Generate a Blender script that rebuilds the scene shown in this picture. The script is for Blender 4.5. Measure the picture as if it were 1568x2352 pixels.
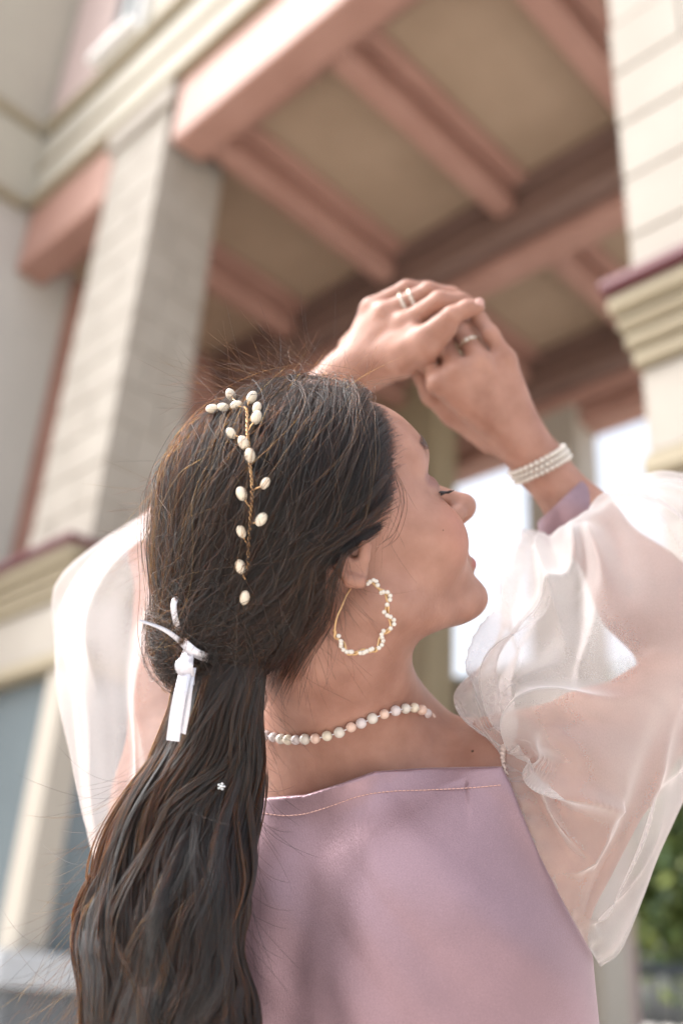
import bpy, bmesh, math, random, os
import numpy as np
from mathutils import Vector, Matrix

for o in list(bpy.data.objects):
    bpy.data.objects.remove(o, do_unlink=True)
scene = bpy.context.scene
COL = scene.collection
rng = np.random.default_rng(7)
random.seed(7)

# ------------------------------------------------------------------ camera
FPX = 2287.0                     # focal length for a picture 1568 wide
PITCH, ROLL, YAW = math.radians(26.2), math.radians(3.8), math.radians(45.6)
CAM_H = 1.20
CAM = np.array([0.0, 0.0, CAM_H])
_F = np.array([0, math.cos(PITCH), math.sin(PITCH)])
_U0 = np.array([0, -math.sin(PITCH), math.cos(PITCH)])
_R0 = np.array([1.0, 0, 0])
CR = math.cos(ROLL) * _R0 + math.sin(ROLL) * _U0
CU = -math.sin(ROLL) * _R0 + math.cos(ROLL) * _U0
CF = _F
cam_data = bpy.data.cameras.new('camera')
cam = bpy.data.objects.new('camera', cam_data)
COL.objects.link(cam)
cam_data.sensor_fit = 'HORIZONTAL'
cam_data.sensor_width = 24.0
cam_data.lens = FPX / 1568 * 24.0
cam_data.clip_start = 0.02
cam_data.clip_end = 2000
cam.matrix_world = Matrix(((CR[0], CU[0], -CF[0], CAM[0]), (CR[1], CU[1], -CF[1], CAM[1]),
                           (CR[2], CU[2], -CF[2], CAM[2]), (0, 0, 0, 1)))
cam_data.dof.use_dof = True
cam_data.dof.focus_distance = 0.70
cam_data.dof.aperture_fstop = 2.6
cam_data.dof.aperture_blades = 9
scene.camera = cam

# ------------------------------------------------------------------ sky and sun
world = bpy.data.worlds.new('World')
scene.world = world
world.use_nodes = True
wn = world.node_tree
wn.nodes.clear()
SUN_AZ = math.radians(-93)      # compass bearing of the sun: + is clockwise from +Y
SUN_EL = math.radians(52)
sky = wn.nodes.new('ShaderNodeTexSky')
sky.sky_type = 'NISHITA'
sky.sun_disc = False
sky.sun_elevation = SUN_EL
sky.sun_rotation = SUN_AZ
sky.air_density = 1.0
sky.dust_density = 5.0
sky.ozone_density = 1.0
bg = wn.nodes.new('ShaderNodeBackground')
bg.inputs['Strength'].default_value = 0.15
wo = wn.nodes.new('ShaderNodeOutputWorld')
hs = wn.nodes.new('ShaderNodeHueSaturation')      # a white, thinly overcast sky
hs.inputs['Saturation'].default_value = 0.34
wn.links.new(sky.outputs[0], hs.inputs['Color'])
wn.links.new(hs.outputs[0], bg.inputs['Color'])
wn.links.new(bg.outputs[0], wo.inputs['Surface'])
sun_data = bpy.data.lights.new('sun', 'SUN')
sun_data.energy = 0.5
sun_data.angle = math.radians(24)
sun_data.color = (1.0, 0.98, 0.955)
sun = bpy.data.objects.new('sun', sun_data)
COL.objects.link(sun)
sd = Vector((math.sin(SUN_AZ) * math.cos(SUN_EL), math.cos(SUN_AZ) * math.cos(SUN_EL), math.sin(SUN_EL)))
sun.rotation_euler = sd.to_track_quat('Z', 'Y').to_euler()
scene.view_settings.view_transform = 'Standard'
scene.view_settings.look = 'None'
scene.view_settings.exposure = 1.7
scene.view_settings.gamma = 1.0
scene.view_settings.use_curve_mapping = False
scene.render.engine = 'CYCLES'
scene.cycles.use_denoising = True
scene.cycles.denoising_prefilter = 'ACCURATE'
scene.cycles.use_adaptive_sampling = False
scene.cycles.sample_clamp_indirect = 6.0
scene.cycles.max_bounces = 10
scene.cycles.transparent_max_bounces = 24
scene.cycles.transmission_bounces = 8
scene.cycles.diffuse_bounces = 5
scene.cycles.caustics_reflective = False
scene.cycles.caustics_refractive = False

# ------------------------------------------------------------------ helpers
def cam2world(p):
    p = np.asarray(p, float)
    return CAM + p[..., 0:1] * CR + p[..., 1:2] * CU + p[..., 2:3] * CF

def q(u, v, d):
    """point in the camera's frame (right, up, depth) seen at photo position u, v"""
    return np.array([(u - 784) / FPX * d, (1176 - v) / FPX * d, d])

def qs(*pts):
    return np.array([q(*p) for p in pts])

def empty(name, loc=(0, 0, 0), label=None, cat=None, group=None, kind=None):
    o = bpy.data.objects.new(name, None)
    o.empty_display_size = 0.05
    COL.objects.link(o)
    o.location = loc
    tag(o, label, cat, group, kind)
    return o

def tag(o, label=None, cat=None, group=None, kind=None):
    if label: o['label'] = label
    if cat: o['category'] = cat
    if group: o['group'] = group
    if kind: o['kind'] = kind
    return o

def link(name, data, parent=None):
    o = bpy.data.objects.new(name, data)
    COL.objects.link(o)
    if parent is not None:
        o.parent = parent
        if parent.parent is None:          # parts hang from the thing's own origin; sub-parts from a part, which sits at the world origin
            o.matrix_parent_inverse = Matrix.Translation(parent.location).inverted()
    return o

def mesh_data(name, verts, faces, mat, smooth=True):
    me = bpy.data.meshes.new(name)
    verts = np.asarray(verts, np.float32)
    if isinstance(faces, np.ndarray):
        n, k = faces.shape
        me.vertices.add(len(verts))
        me.vertices.foreach_set('co', verts.ravel())
        me.loops.add(n * k)
        me.loops.foreach_set('vertex_index', faces.astype(np.int32).ravel())
        me.polygons.add(n)
        me.polygons.foreach_set('loop_start', np.arange(0, n * k, k, dtype=np.int32))
        me.update(calc_edges=True)
        me.validate()
    else:
        me.from_pydata([tuple(map(float, v)) for v in verts], [], faces)
    if smooth:
        me.polygons.foreach_set('use_smooth', np.ones(len(me.polygons), bool))
    if mat is not None:
        me.materials.append(mat)
    me.update()
    return me

def mesh_obj(name, verts, faces, mat, parent=None, smooth=True):
    return link(name, mesh_data(name, verts, faces, mat, smooth), parent)

# ------------------------------------------------------------------ materials
def new_mat(name):
    m = bpy.data.materials.new(name)
    m.use_nodes = True
    nt = m.node_tree
    return m, nt, nt.nodes['Principled BSDF'], nt.nodes['Material Output']

def principled(name, col, rough=0.5, noise=None, bump=None, **kw):
    m, nt, b, out = new_mat(name)
    b.inputs['Base Color'].default_value = (*col, 1)
    b.inputs['Roughness'].default_value = rough
    for k, v in kw.items():
        b.inputs[k.replace('_', ' ')].default_value = v
    tc = nt.nodes.new('ShaderNodeTexCoord')
    if noise:
        sc, amt, c2 = noise
        n = nt.nodes.new('ShaderNodeTexNoise')
        n.inputs['Scale'].default_value = sc
        n.inputs['Detail'].default_value = 6
        n.inputs['Roughness'].default_value = 0.6
        nt.links.new(tc.outputs['Object'], n.inputs['Vector'])
        mp = nt.nodes.new('ShaderNodeMapRange')
        mp.inputs['From Min'].default_value = 0.3
        mp.inputs['From Max'].default_value = 0.7
        mp.inputs['To Max'].default_value = amt
        nt.links.new(n.outputs['Fac'], mp.inputs['Value'])
        mix = nt.nodes.new('ShaderNodeMix')
        mix.data_type = 'RGBA'
        mix.inputs[6].default_value = (*col, 1)
        mix.inputs[7].default_value = (*c2, 1)
        nt.links.new(mp.outputs[0], mix.inputs[0])
        nt.links.new(mix.outputs[2], b.inputs['Base Color'])
    if bump:
        sc, st, dist = bump
        n2 = nt.nodes.new('ShaderNodeTexNoise')
        n2.inputs['Scale'].default_value = sc
        n2.inputs['Detail'].default_value = 5
        nt.links.new(tc.outputs['Object'], n2.inputs['Vector'])
        bp = nt.nodes.new('ShaderNodeBump')
        bp.inputs['Strength'].default_value = st
        bp.inputs['Distance'].default_value = dist
        nt.links.new(n2.outputs['Fac'], bp.inputs['Height'])
        nt.links.new(bp.outputs[0], b.inputs['Normal'])
    return m
# ------------------------------------------------------------------ the building (frame: a left-forward, b right-forward, z up)
AX = np.array([-math.cos(YAW), math.sin(YAW), 0])
BX = np.array([math.sin(YAW), math.cos(YAW), 0])
ZO = CAM_H - 1.15
ANG = math.atan2(AX[1], AX[0])

def abz(a, b, z):
    p = AX * a + BX * b
    return Vector((p[0], p[1], z + ZO))

M_STONE = principled('stone_render', (0.325, 0.298, 0.262), 0.8, (2.6, 0.8, (0.26, 0.233, 0.20)), (60, 0.25, 0.004))
M_MOULD = principled('moulding_stone', (0.29, 0.25, 0.175), 0.75, (2.5, 0.6, (0.23, 0.195, 0.135)), (50, 0.2, 0.004))
M_FRIEZE = principled('frieze_render', (0.40, 0.375, 0.32), 0.8, (1.3, 0.6, (0.34, 0.315, 0.27)), (60, 0.2, 0.004))
M_PINK = principled('terracotta_paint', (0.36, 0.205, 0.165), 0.6, (3.0, 0.8, (0.29, 0.155, 0.12)), (25, 0.2, 0.004))
M_BROWN = principled('dark_brown', (0.17, 0.105, 0.085), 0.6, (4.0, 0.6, (0.125, 0.075, 0.06)))  # cross beams and their mouldings, a darker brown than the joists
M_SOFFIT = principled('soffit_board', (0.36, 0.265, 0.19), 0.75, (2.2, 0.8, (0.29, 0.21, 0.145)), (40, 0.2, 0.004))
M_COPING = principled('red_flashing', (0.115, 0.032, 0.042), 0.55, (4, 0.4, (0.09, 0.028, 0.035)))
M_GLASSP = principled('window_glass', (0.10, 0.125, 0.14), 0.12, (0.9, 0.5, (0.15, 0.18, 0.19)), **{'Specular IOR Level': 0.6})
M_CREAM = principled('cream_paint', (0.38, 0.345, 0.295), 0.6, (3, 0.5, (0.32, 0.29, 0.245)))
M_SILL = principled('sill_stone', (0.42, 0.44, 0.46), 0.6, (3, 0.4, (0.36, 0.38, 0.41)))
M_WHITE = principled('white_paint', (0.78, 0.78, 0.78), 0.5, (3, 0.3, (0.7, 0.7, 0.71)))
M_PALEPINK = principled('pale_pink_render', (0.47, 0.37, 0.35), 0.8, (2, 0.5, (0.42, 0.33, 0.31)))

def abox_bm(bm, a0, a1, b0, b1, z0, z1, bev=0.0):
    vs = [bm.verts.new(abz(a, b, z)) for z in (z0, z1) for b in (b0, b1) for a in (a0, a1)]
    fs = [(0, 2, 3, 1), (4, 5, 7, 6), (0, 1, 5, 4), (2, 6, 7, 3), (0, 4, 6, 2), (1, 3, 7, 5)]
    faces = [bm.faces.new([vs[i] for i in f]) for f in fs]
    if bev:
        es = list({e for f in faces for e in f.edges})
        bmesh.ops.bevel(bm, geom=es, offset=bev, segments=1, affect='EDGES', profile=0.5)

def abox(name, a0, a1, b0, b1, z0, z1, mat, parent=None, bev=0.012):
    bm = bmesh.new()
    abox_bm(bm, a0, a1, b0, b1, z0, z1, bev)
    bmesh.ops.recalc_face_normals(bm, faces=bm.faces)
    me = bpy.data.meshes.new(name)
    bm.to_mesh(me); bm.free()
    me.materials.append(mat)
    return link(name, me, parent)

def root_at(name, a, b, z, label, cat, group=None):
    return empty(name, abz(a, b, z), label, cat, group)

def courses(t, a0, a1, b0, b1, z0, z1, h, mat, joint=0.009):
    """a pier of stacked stone blocks with recessed joints"""
    abox('core', a0 + .012, a1 - .012, b0 + .012, b1 - .012, z0, z1, mat, t, 0)
    z, k = z0, 0
    j = joint * .5
    while z < z1 - 0.02:
        zt = min(z + h, z1)
        am = a0 + (a1 - a0) * (.38 if k % 2 else .66)
        bm_ = b0 + (b1 - b0) * (.60 if k % 2 else .34)
        for x0, x1, y0, y1 in ((a0, am - j, b0, bm_ - j), (am + j, a1, b0, bm_ - j), (a0, am - j, bm_ + j, b1), (am + j, a1, bm_ + j, b1)):
            o_ = random.uniform(-.003, .003)
            abox('stone_block', x0 - (o_ if x0 == a0 else 0), x1 + (o_ if x1 == a1 else 0), y0 - (o_ if y0 == b0 else 0), y1, z + j, zt - j, mat, t, 0.005)
        z = zt; k += 1

def pier(a0, a1, b0, b1, label, la0, la1, top):
    t = root_at('stone_pier', (a0 + a1) / 2, (b0 + b1) / 2, 0, label, 'pier', 'stone piers of the loggia')
    courses(t, a0, a1, b0, b1, 3.5, top, 0.29, M_STONE)
    # capital
    c = abox('capital', a0 - .05, a1 + .05, b0 - .05, b1 + .0, top - .22, top, M_STONE, t)
    # coping and cornice round the lower pier
    abox('red_coping', la0 - .06, la1 + .06, b0 - .17, b1 + .06, 3.455, 3.505, M_COPING, t)
    zs = [(3.375, 3.453, .135, .02), (3.315, 3.373, .10, .02), (3.255, 3.313, .07, .015), (3.19, 3.253, .04, .012)]
    for z0, z1, pr, bv_ in zs:
        abox('moulding', la0 - pr * .4, la1 + pr * .4, b0 - pr, b1 + pr * .4, z0, z1, M_MOULD, t, bv_)
    abox('band', la0 - .004, la1 + .004, b0 - .004, b1 + .004, 2.845, 3.188, M_STONE, t)
    abox('moulding', la0 - .02, la1 + .02, b0 - .03, b1 + .02, 2.76, 2.843, M_MOULD, t, .015)
    return t

# right pier: nearest, runs out of the frame
t = pier(0.45, 1.35, 2.73, 3.30, 'pale stone pier with a red capped cornice, at the right edge beyond the raised sleeve', 0.45, 1.34, 7.35)
courses(t, 0.47, 1.325, 2.74, 3.28, 0.0, 2.755, 0.29, M_STONE)
# left pier
t = pier(4.90, 5.66, 2.73, 3.27, 'tall pale stone pier rising behind the dark hair on the left', 4.90, 6.9, 7.35)
# glazed lower storey under the left pier
t = root_at('glazed_screen', 5.5, 2.8, 0, 'grey blue glazed screen with cream mullions beneath the stone cornice', 'window wall')
abox('mullion', 4.90, 5.10, 2.74, 2.92, 1.28, 2.755, M_CREAM, t)
abox('mullion', 5.84, 5.98, 2.74, 2.92, 1.28, 2.755, M_CREAM, t)
abox('glass_pane', 5.10, 5.84, 2.81, 2.83, 1.28, 2.755, M_GLASSP, t, 0)
abox('glass_pane', 5.98, 6.9, 2.81, 2.83, 1.28, 2.755, M_GLASSP, t, 0)
abox('glass_pane', 4.96, 4.98, 2.92, 3.9, 1.28, 2.755, M_GLASSP, t, 0)
abox('mullion', 4.90, 5.05, 3.9, 4.05, 1.28, 2.755, M_CREAM, t)
abox('sill', 4.78, 6.9, 2.6, 4.1, 1.12, 1.28, M_SILL, t)
abox('base_wall', 4.86, 6.9, 2.70, 4.05, 0.0, 1.12, principled('dark_plinth', (0.12, 0.13, 0.14), 0.7, (3, .5, (.09, .1, .11))), t)

# the wing on the far left
t = root_at('side_wing', 8.0, 2.0, 0, 'pale rendered wing of the building at the left edge with a stone frieze', 'building')
abox('wall', 7.08, 9.0, 1.2, 3.28, 0, 7.42, principled('grey_render', (0.45, 0.43, 0.40), 0.8, (1.5, .6, (.38, .365, .34)), (60, .2, .004)), t)
abox('frieze', 7.02, 9.0, 1.14, 2.75, 7.43, 8.22, M_FRIEZE, t, 0.02)
abox('moulding', 6.98, 9.0, 1.1, 2.64, 8.225, 8.34, M_MOULD, t, 0.03)
abox('moulding', 7.0, 9.0, 1.12, 2.66, 7.36, 7.428, M_MOULD, t, 0.01)
abox('upper_wall', 7.12, 9.0, 1.2, 2.83, 8.345, 14, M_FRIEZE, t)

# loggia: frieze, fascia, ceiling
t = root_at('loggia_roof', 3.5, 5, 6.7, 'terracotta beamed porch ceiling with tan soffit panels overhead', 'porch ceiling')
abox('frieze', -1.5, 7.0, 2.70, 3.2, 7.43, 8.22, M_FRIEZE, t, 0.02)
abox('frieze_moulding', -1.5, 6.97, 2.62, 3.2, 8.225, 8.34, M_MOULD, t, 0.03)
abox('frieze_moulding', -1.5, 6.99, 2.66, 3.15, 7.36, 7.428, M_MOULD, t, 0.01)
abox('frieze_band', -1.5, 6.99, 2.675, 2.70, 7.78, 7.83, M_MOULD, t, 0.005)
# fascia, inside the line of the piers, split by the pier
abox('fascia_beam', -1.5, 4.84, 2.74, 3.02, 6.70, 7.36, M_PINK, t, 0.02)
abox('fascia_beam', 5.70, 7.07, 2.74, 3.02, 6.70, 7.36, M_PINK, t, 0.02)
abox('fascia_trim', -1.5, 7.07, 3.03, 3.16, 6.88, 7.08, M_PINK, t, 0.02)
# soffit panels between the joists
js = [-1.4, -0.2, 1.0, 2.2, 3.42, 4.66, 5.9]
for bays in ((3.04, 5.02), (5.45, 7.02)):
    for i in range(len(js) - 1):
        abox('soffit_panel', js[i] + .005, js[i + 1] - .005, bays[0], bays[1], 7.02, 7.06, M_SOFFIT, t, 0.008)
    abox('soffit_panel', 5.905, 7.2, bays[0], bays[1], 7.02, 7.06, M_SOFFIT, t, 0.008)
for a in js[2:]:
    for b0, b1 in ((3.03, 4.98), (5.47, 7.0)):
        abox('joist', a - .055, a + .125, b0, b1, 6.76, 7.02, M_PINK, t, 0.02)
        abox('joist_trim', a - .205, a - .062, b0, b1, 6.955, 7.018, M_PINK, t, 0.015)
for b0 in (5.0, 7.02):
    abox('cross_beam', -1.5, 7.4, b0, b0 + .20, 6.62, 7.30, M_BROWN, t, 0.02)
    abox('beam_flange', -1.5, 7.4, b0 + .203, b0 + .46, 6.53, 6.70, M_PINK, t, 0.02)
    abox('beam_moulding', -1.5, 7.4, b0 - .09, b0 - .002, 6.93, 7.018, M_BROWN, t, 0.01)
abox('roof_slab', -1.5, 7.4, 2.75, 7.9, 7.44, 7.6, M_FRIEZE, t, 0)

# the far side: pillars and openings
def pillar(a0, a1, b0, b1, z0, z1, mat, label):
    t = root_at('pillar', (a0 + a1) / 2, (b0 + b1) / 2, 0, label, 'pillar', 'pillars on the far side of the loggia')
    abox('shaft', a0, a1, b0, b1, z0, z1 - .12, mat, t, 0.015)
    abox('capital', a0 - .04, a1 + .04, b0 - .04, b1 + .04, z1 - .12, z1, mat, t, 0.015)
    abox('base', a0 - .05, a1 + .05, b0 - .05, b1 + .05, z0 - .2, z0, mat, t, 0.015)
    return t
pillar(4.32, 4.90, 7.3, 7.7, 0.2, 7.0, M_CREAM, 'far cream pillar between the two bright openings, behind the wrist')
M_OLIVE = principled('olive_render', (.30, .25, .165), .8, (2.5, .7, (.24, .20, .13)))
pillar(5.46, 6.22, 6.56, 6.93, 0.2, 7.0, M_OLIVE, 'olive tan pillar seen between the forehead and the raised hands')
t = root_at('far_lintel', 4.5, 7.5, 6.3, 'terracotta lintel across the bright openings on the far side', 'lintel')
abox('lintel_beam', -1.5, 7.4, 7.45, 7.72, 6.34, 7.4, M_PINK, t, 0.015)
abox('lintel_trim', -1.5, 7.4, 7.385, 7.445, 6.36, 6.50, M_PINK, t, 0.01)
t = root_at('far_parapet', 5.5, 7.5, 0, 'low grey parapet closing the far opening behind the neck', 'parapet')
abox('wall', 4.92, 6.27, 7.36, 7.64, 0.0, 3.92, M_STONE, t)
abox('coping', 4.905, 6.275, 7.32, 7.68, 3.925, 4.02, M_MOULD, t)
# side wall deep in the porch on the left
t = root_at('inner_wall', 7.6, 5, 0, 'dark terracotta inner wall of the porch seen left of the hair', 'wall')
abox('wall', 7.085, 7.5, 3.285, 7.7, 0, 7.01, M_PINK, t)
# window in the upper storey, top left
t = root_at('upper_window', 6.0, 2.75, 8.4, 'upper storey window with pale pink surround and white frame at the top left', 'window')
abox('wall', 3.0, 7.2, 2.76, 3.1, 8.345, 14, M_FRIEZE, t, 0)
abox('surround', 6.20, 7.06, 2.70, 2.757, 8.345, 12, M_PALEPINK, t)
abox('pane', 5.72, 6.195, 2.72, 2.757, 8.70, 9.6, M_GLASSP, t, 0)
abox('frame', 5.66, 5.715, 2.68, 2.757, 8.60, 9.66, M_WHITE, t)
abox('sash_bar', 5.92, 5.97, 2.69, 2.718, 8.70, 9.6, M_WHITE, t, 0.004)
abox('sill', 5.60, 6.24, 2.56, 2.757, 8.50, 8.597, M_WHITE, t)

# ------------------------------------------------------------------ ground, trees and fence
def ground():
    bm = bmesh.new()
    for x, y in ((-400, -400), (400, -400), (400, 400), (-400, 400)):
        bm.verts.new((x, y, 0))
    bm.faces.new(bm.verts)
    me = bpy.data.meshes.new('ground')
    bm.to_mesh(me); bm.free()
    me.materials.append(principled('paving', (0.60, 0.55, 0.49), 0.85, (0.6, 0.6, (0.50, 0.455, 0.41)), (8, 0.3, 0.01)))
    o = link('ground', me)
    o['kind'] = 'structure'
ground()

M_LEAF = []
for i, c in enumerate(((0.045, 0.085, 0.03), (0.07, 0.115, 0.03), (0.15, 0.19, 0.035))):
    m = principled('leaf_%d' % i, c, 0.5)
    M_LEAF.append(m)
M_BARK = principled('bark', (0.09, 0.065, 0.045), 0.9, (12, .6, (.06, .045, .03)), (30, .5, .01))

def tree(loc, h, r, n, label, seed):
    rg = np.random.default_rng(seed)
    t = empty('leafy_tree', loc, label, 'tree', 'trees beyond the railing')
    L = np.array(loc)
    vs, fs = [], []
    def tube(p0, p1, r0, r1, seg=8):
        p0, p1 = np.array(p0), np.array(p1)
        d = (p1 - p0) / np.linalg.norm(p1 - p0)
        x = np.cross(d, (0.3, 0.9, 0.1)); x /= np.linalg.norm(x); y = np.cross(d, x)
        o = len(vs)
        for p, rr in ((p0, r0), (p1, r1)):
            for k in range(seg):
                an = 2 * math.pi * k / seg
                vs.append(p + rr * (x * math.cos(an) + y * math.sin(an)))
        for k in range(seg):
            fs.append((o + k, o + (k + 1) % seg, o + seg + (k + 1) % seg, o + seg + k))
    top = L + np.array((0, 0, h * .55))
    tube(L, top, r * .07, r * .045)
    clumps = []
    for k in range(9):
        an = rg.uniform(0, 6.28); e = rg.uniform(.1, 1.2)
        p = L + np.array((0, 0, h * rg.uniform(.3, .55)))
        q1 = p + r * rg.uniform(.5, .9) * np.array((math.cos(an) * math.cos(e), math.sin(an) * math.cos(e), math.sin(e)))
        tube(p, q1, r * .03, r * .008, 6)
        clumps.append(q1)
    mesh_obj('trunk', vs, fs, M_BARK, t)
    for k in range(26):
        d = rg.normal(size=3); d /= np.linalg.norm(d)
        clumps.append(L + np.array((0, 0, h * .58)) + d * np.array((r, r, h * .42)) * rg.uniform(.35, .95))
    for mi in range(3):
        m = n // 3
        c = np.array(clumps)[rg.integers(0, len(clumps), m)]
        p = c + rg.normal(size=(m, 3)) * r * .17
        a = rg.normal(size=(m, 3)); a /= np.linalg.norm(a, axis=1)[:, None]
        b = np.cross(a, rg.normal(size=(m, 3))); b /= np.linalg.norm(b, axis=1)[:, None]
        s = rg.uniform(.07, .15, (m, 1))
        V = np.stack([p - a * s, p + b * s * .45, p + a * s, p - b * s * .45], 1).reshape(-1, 3)
        o = mesh_obj('foliage', V, np.arange(4 * m).reshape(-1, 4), M_LEAF[mi], t, False)
        o['kind'] = 'stuff'
    return t
# ------------------------------------------------------------------ signed distance modelling
import openvdb

def smin(a, b, k):
    if k <= 0: return np.minimum(a, b)
    h = np.maximum(k - np.abs(a - b), 0) / k
    return np.minimum(a, b) - h * h * k * 0.25

def smax(a, b, k):
    return -smin(-a, -b, k)

class Cone:            # capsule with two radii
    def __init__(s, a, b, ra, rb):
        s.a, s.b, s.ra, s.rb = np.asarray(a, float), np.asarray(b, float), ra, rb
        s.c = (s.a + s.b) / 2; s.R = np.linalg.norm(s.b - s.a) / 2 + max(ra, rb)
    def __call__(s, p):
        ba = s.b - s.a; pa = p - s.a
        t = np.clip((pa @ ba) / (ba @ ba), 0, 1)
        d = pa - t[:, None] * ba
        return np.sqrt(np.einsum('ij,ij->i', d, d)) - (s.ra + (s.rb - s.ra) * t)

class Ell:             # ellipsoid with axes given by rows of m
    def __init__(s, c, r, m=None):
        s.c = np.asarray(c, float); s.r = np.asarray(r, float)
        s.m = np.eye(3) if m is None else np.asarray(m, float)
        s.R = max(r)
    def __call__(s, p):
        l = (p - s.c) @ s.m.T
        w = l / s.r
        k0 = np.sqrt(np.einsum('ij,ij->i', w, w)) + 1e-9
        w2 = w / s.r
        k1 = np.sqrt(np.einsum('ij,ij->i', w2, w2)) + 1e-9
        return k0 * (k0 - 1) / k1

class Group:
    """sequence of (op, node, k): op 'u' union, 's' subtract"""
    def __init__(s, items):
        s.items = [(op, n, k) for op, n, k in items]
        cs = np.array([n.c for op, n, k in items if op == 'u'])
        Rs = np.array([n.R for op, n, k in items if op == 'u'])
        s.c = (cs - Rs[:, None]).min(0) * .5 + (cs + Rs[:, None]).max(0) * .5
        s.R = float((np.linalg.norm(cs - s.c, axis=1) + Rs).max())
    def __call__(s, p, bc=None, br=0.0):
        d = None
        if bc is None and len(p) > 64:
            pass
        for op, n, k in s.items:
            if bc is not None and np.linalg.norm(n.c - bc) > n.R + br + k + 0.012:
                continue
            v = n(p, bc, br) if isinstance(n, Group) else n(p)
            if op == 'u':
                d = v if d is None else smin(d, v, k)
            elif d is not None:
                d = smax(d, -v, k)
        if d is None:
            d = np.full(len(p), 1.0)
        return d

def mesh_sdf(fn, lo, hi, h, nb=24):
    """polygonise fn(points, block centre, block radius) inside a box, skipping empty blocks"""
    lo, hi = np.asarray(lo, float), np.asarray(hi, float)
    nblk = np.ceil((hi - lo) / (h * nb)).astype(int)
    g = openvdb.FloatGrid(0.01)
    ii = np.stack(np.meshgrid(*[np.arange(n) for n in nblk], indexing='ij'), -1).reshape(-1, 3)
    cen = lo + (ii + .5) * nb * h
    br = nb * h * 0.5 * math.sqrt(3)
    cd = np.concatenate([fn(cen[i:i + 4000], None, 0) for i in range(0, len(cen), 4000)])
    base = np.stack(np.meshgrid(*[np.arange(nb)] * 3, indexing='ij'), -1).reshape(-1, 3)
    for k in range(len(ii)):
        if cd[k] > br * 1.25 + 0.01: continue
        org = ii[k] * nb
        if cd[k] < -br * 1.6 - 0.01:
            arr = np.full((nb, nb, nb), -0.01, np.float32)
        else:
            p = lo + (org + base) * h
            v = fn(p, cen[k], br)
            arr = np.clip(v, -0.01, 0.01).astype(np.float32).reshape(nb, nb, nb)
        g.copyFromArray(arr, ijk=tuple(int(x) for x in org))
    pts, quads = g.convertToQuads(0.0)
    return lo + pts * h, quads[:, ::-1].astype(np.int32)

def grad(fn, p, e=0.0008):
    o = np.zeros_like(p)
    for i in range(3):
        d = np.zeros(3); d[i] = e
        o[:, i] = fn(p + d) - fn(p - d)
    return o / (np.linalg.norm(o, axis=1)[:, None] + 1e-9)

def snoise(p, scale, seed, oct=2):
    """cheap smooth noise: a sum of sines"""
    rg = np.random.default_rng(seed)
    v = np.zeros(len(p))
    for o in range(oct):
        for k in range(5):
            d = rg.normal(size=3); d /= np.linalg.norm(d)
            v += np.sin(p @ d * scale * (1.9 ** o) * rg.uniform(.7, 1.4) + rg.uniform(0, 6.28)) * (.55 ** o)
    return v / 3.5
# ------------------------------------------------------------------ the woman: body as one surface (camera-frame metres, placed in the world below)
TILT, TURN, HS = math.radians(26), math.radians(22), 1.06
fi = np.array([math.cos(TILT), math.sin(TILT), 0]); ui = np.array([-math.sin(TILT), math.cos(TILT), 0])
HF = fi * math.cos(TURN) + np.array([0, 0, math.sin(TURN)])     # face forward
HL = fi * math.sin(TURN) - np.array([0, 0, math.cos(TURN)])     # towards the near ear
HU = ui
HM = np.array([HF, HL, HU])
EAR = q(826, 1272, 0.675)
HO = EAR - 0.070 * HS * HL
def hp(f, l, z): return HO + HS * (f * HF + l * HL + z * HU)
def hell(f, l, z, rf, rl, rz): return Ell(hp(f, l, z), (rf * HS, rl * HS, rz * HS), HM)
def hcone(a, b, ra, rb): return Cone(hp(*a), hp(*b), ra * HS, rb * HS)
def both(fn):
    return [fn(1), fn(-1)]

head_items = [
    ('u', hell(.009, 0, .042, .087, .073, .080), 0),
    ('u', hell(.030, 0, -.006, .058, .060, .068), .02),
]
for s in (1, -1):
    head_items += [
        ('u', hcone((.012, .046 * s, -.042), (.072, .014 * s, -.068), .016, .0125), .025),
        ('u', hell(.062, .037 * s, -.016, .029, .027, .030), .02),
        ('u', hcone((.090, .012 * s, .044), (.072, .044 * s, .041), .009, .008), .012),
    ]
head_items += [
    ('u', hell(.070, 0, .051, .026, .046, .034), .03),         # forehead
    ('u', hell(.0735, 0, -.043, .024, .030, .026), .02),        # muzzle
    ('u', hell(.0900, 0, -.070, .0125, .017, .0120), .018),       # chin
    ('u', hcone((.087, 0, .028), (.1195, 0, -.004), .0058, .0070), .014),   # nose
    ('u', hell(.1215, 0, -.0075, .0080, .0072, .0068), .008),
    ('u', hcone((.118, 0, -.011), (.104, 0, -.018), .0052, .0050), .010),
]
for s in (1, -1):
    head_items += [
        ('s', hell(.098, .031 * s, .0215, .016, .015, .010), .012),
        ('u', hell(.0775, .032 * s, .0175, .0135, .0140, .0125), .004),
        ('u', hell(.1045, .0092 * s, -.0095, .0090, .0052, .0062), .009),
        ('s', hell(.112, .006 * s, -.018, .006, .0035, .004), .003),
    ]
head_items += [
    ('s', hell(.104, 0, -.0375, .028, .029, .0074), .003),     # parted lips
    ('u', hcone((.0985, .010, -.0295), (.0985, -.010, -.0295), .0048, .0048), .004),
    ('u', hcone((.091, .024, -.0325), (.0985, .010, -.0295), .0035, .0050), .004),
    ('u', hcone((.0970, .010, -.0460), (.0970, -.010, -.0460), .0052, .0052), .004),
    ('u', hcone((.090, .024, -.0370), (.0970, .010, -.0460), .0035, .0053), .004),
]
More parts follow.
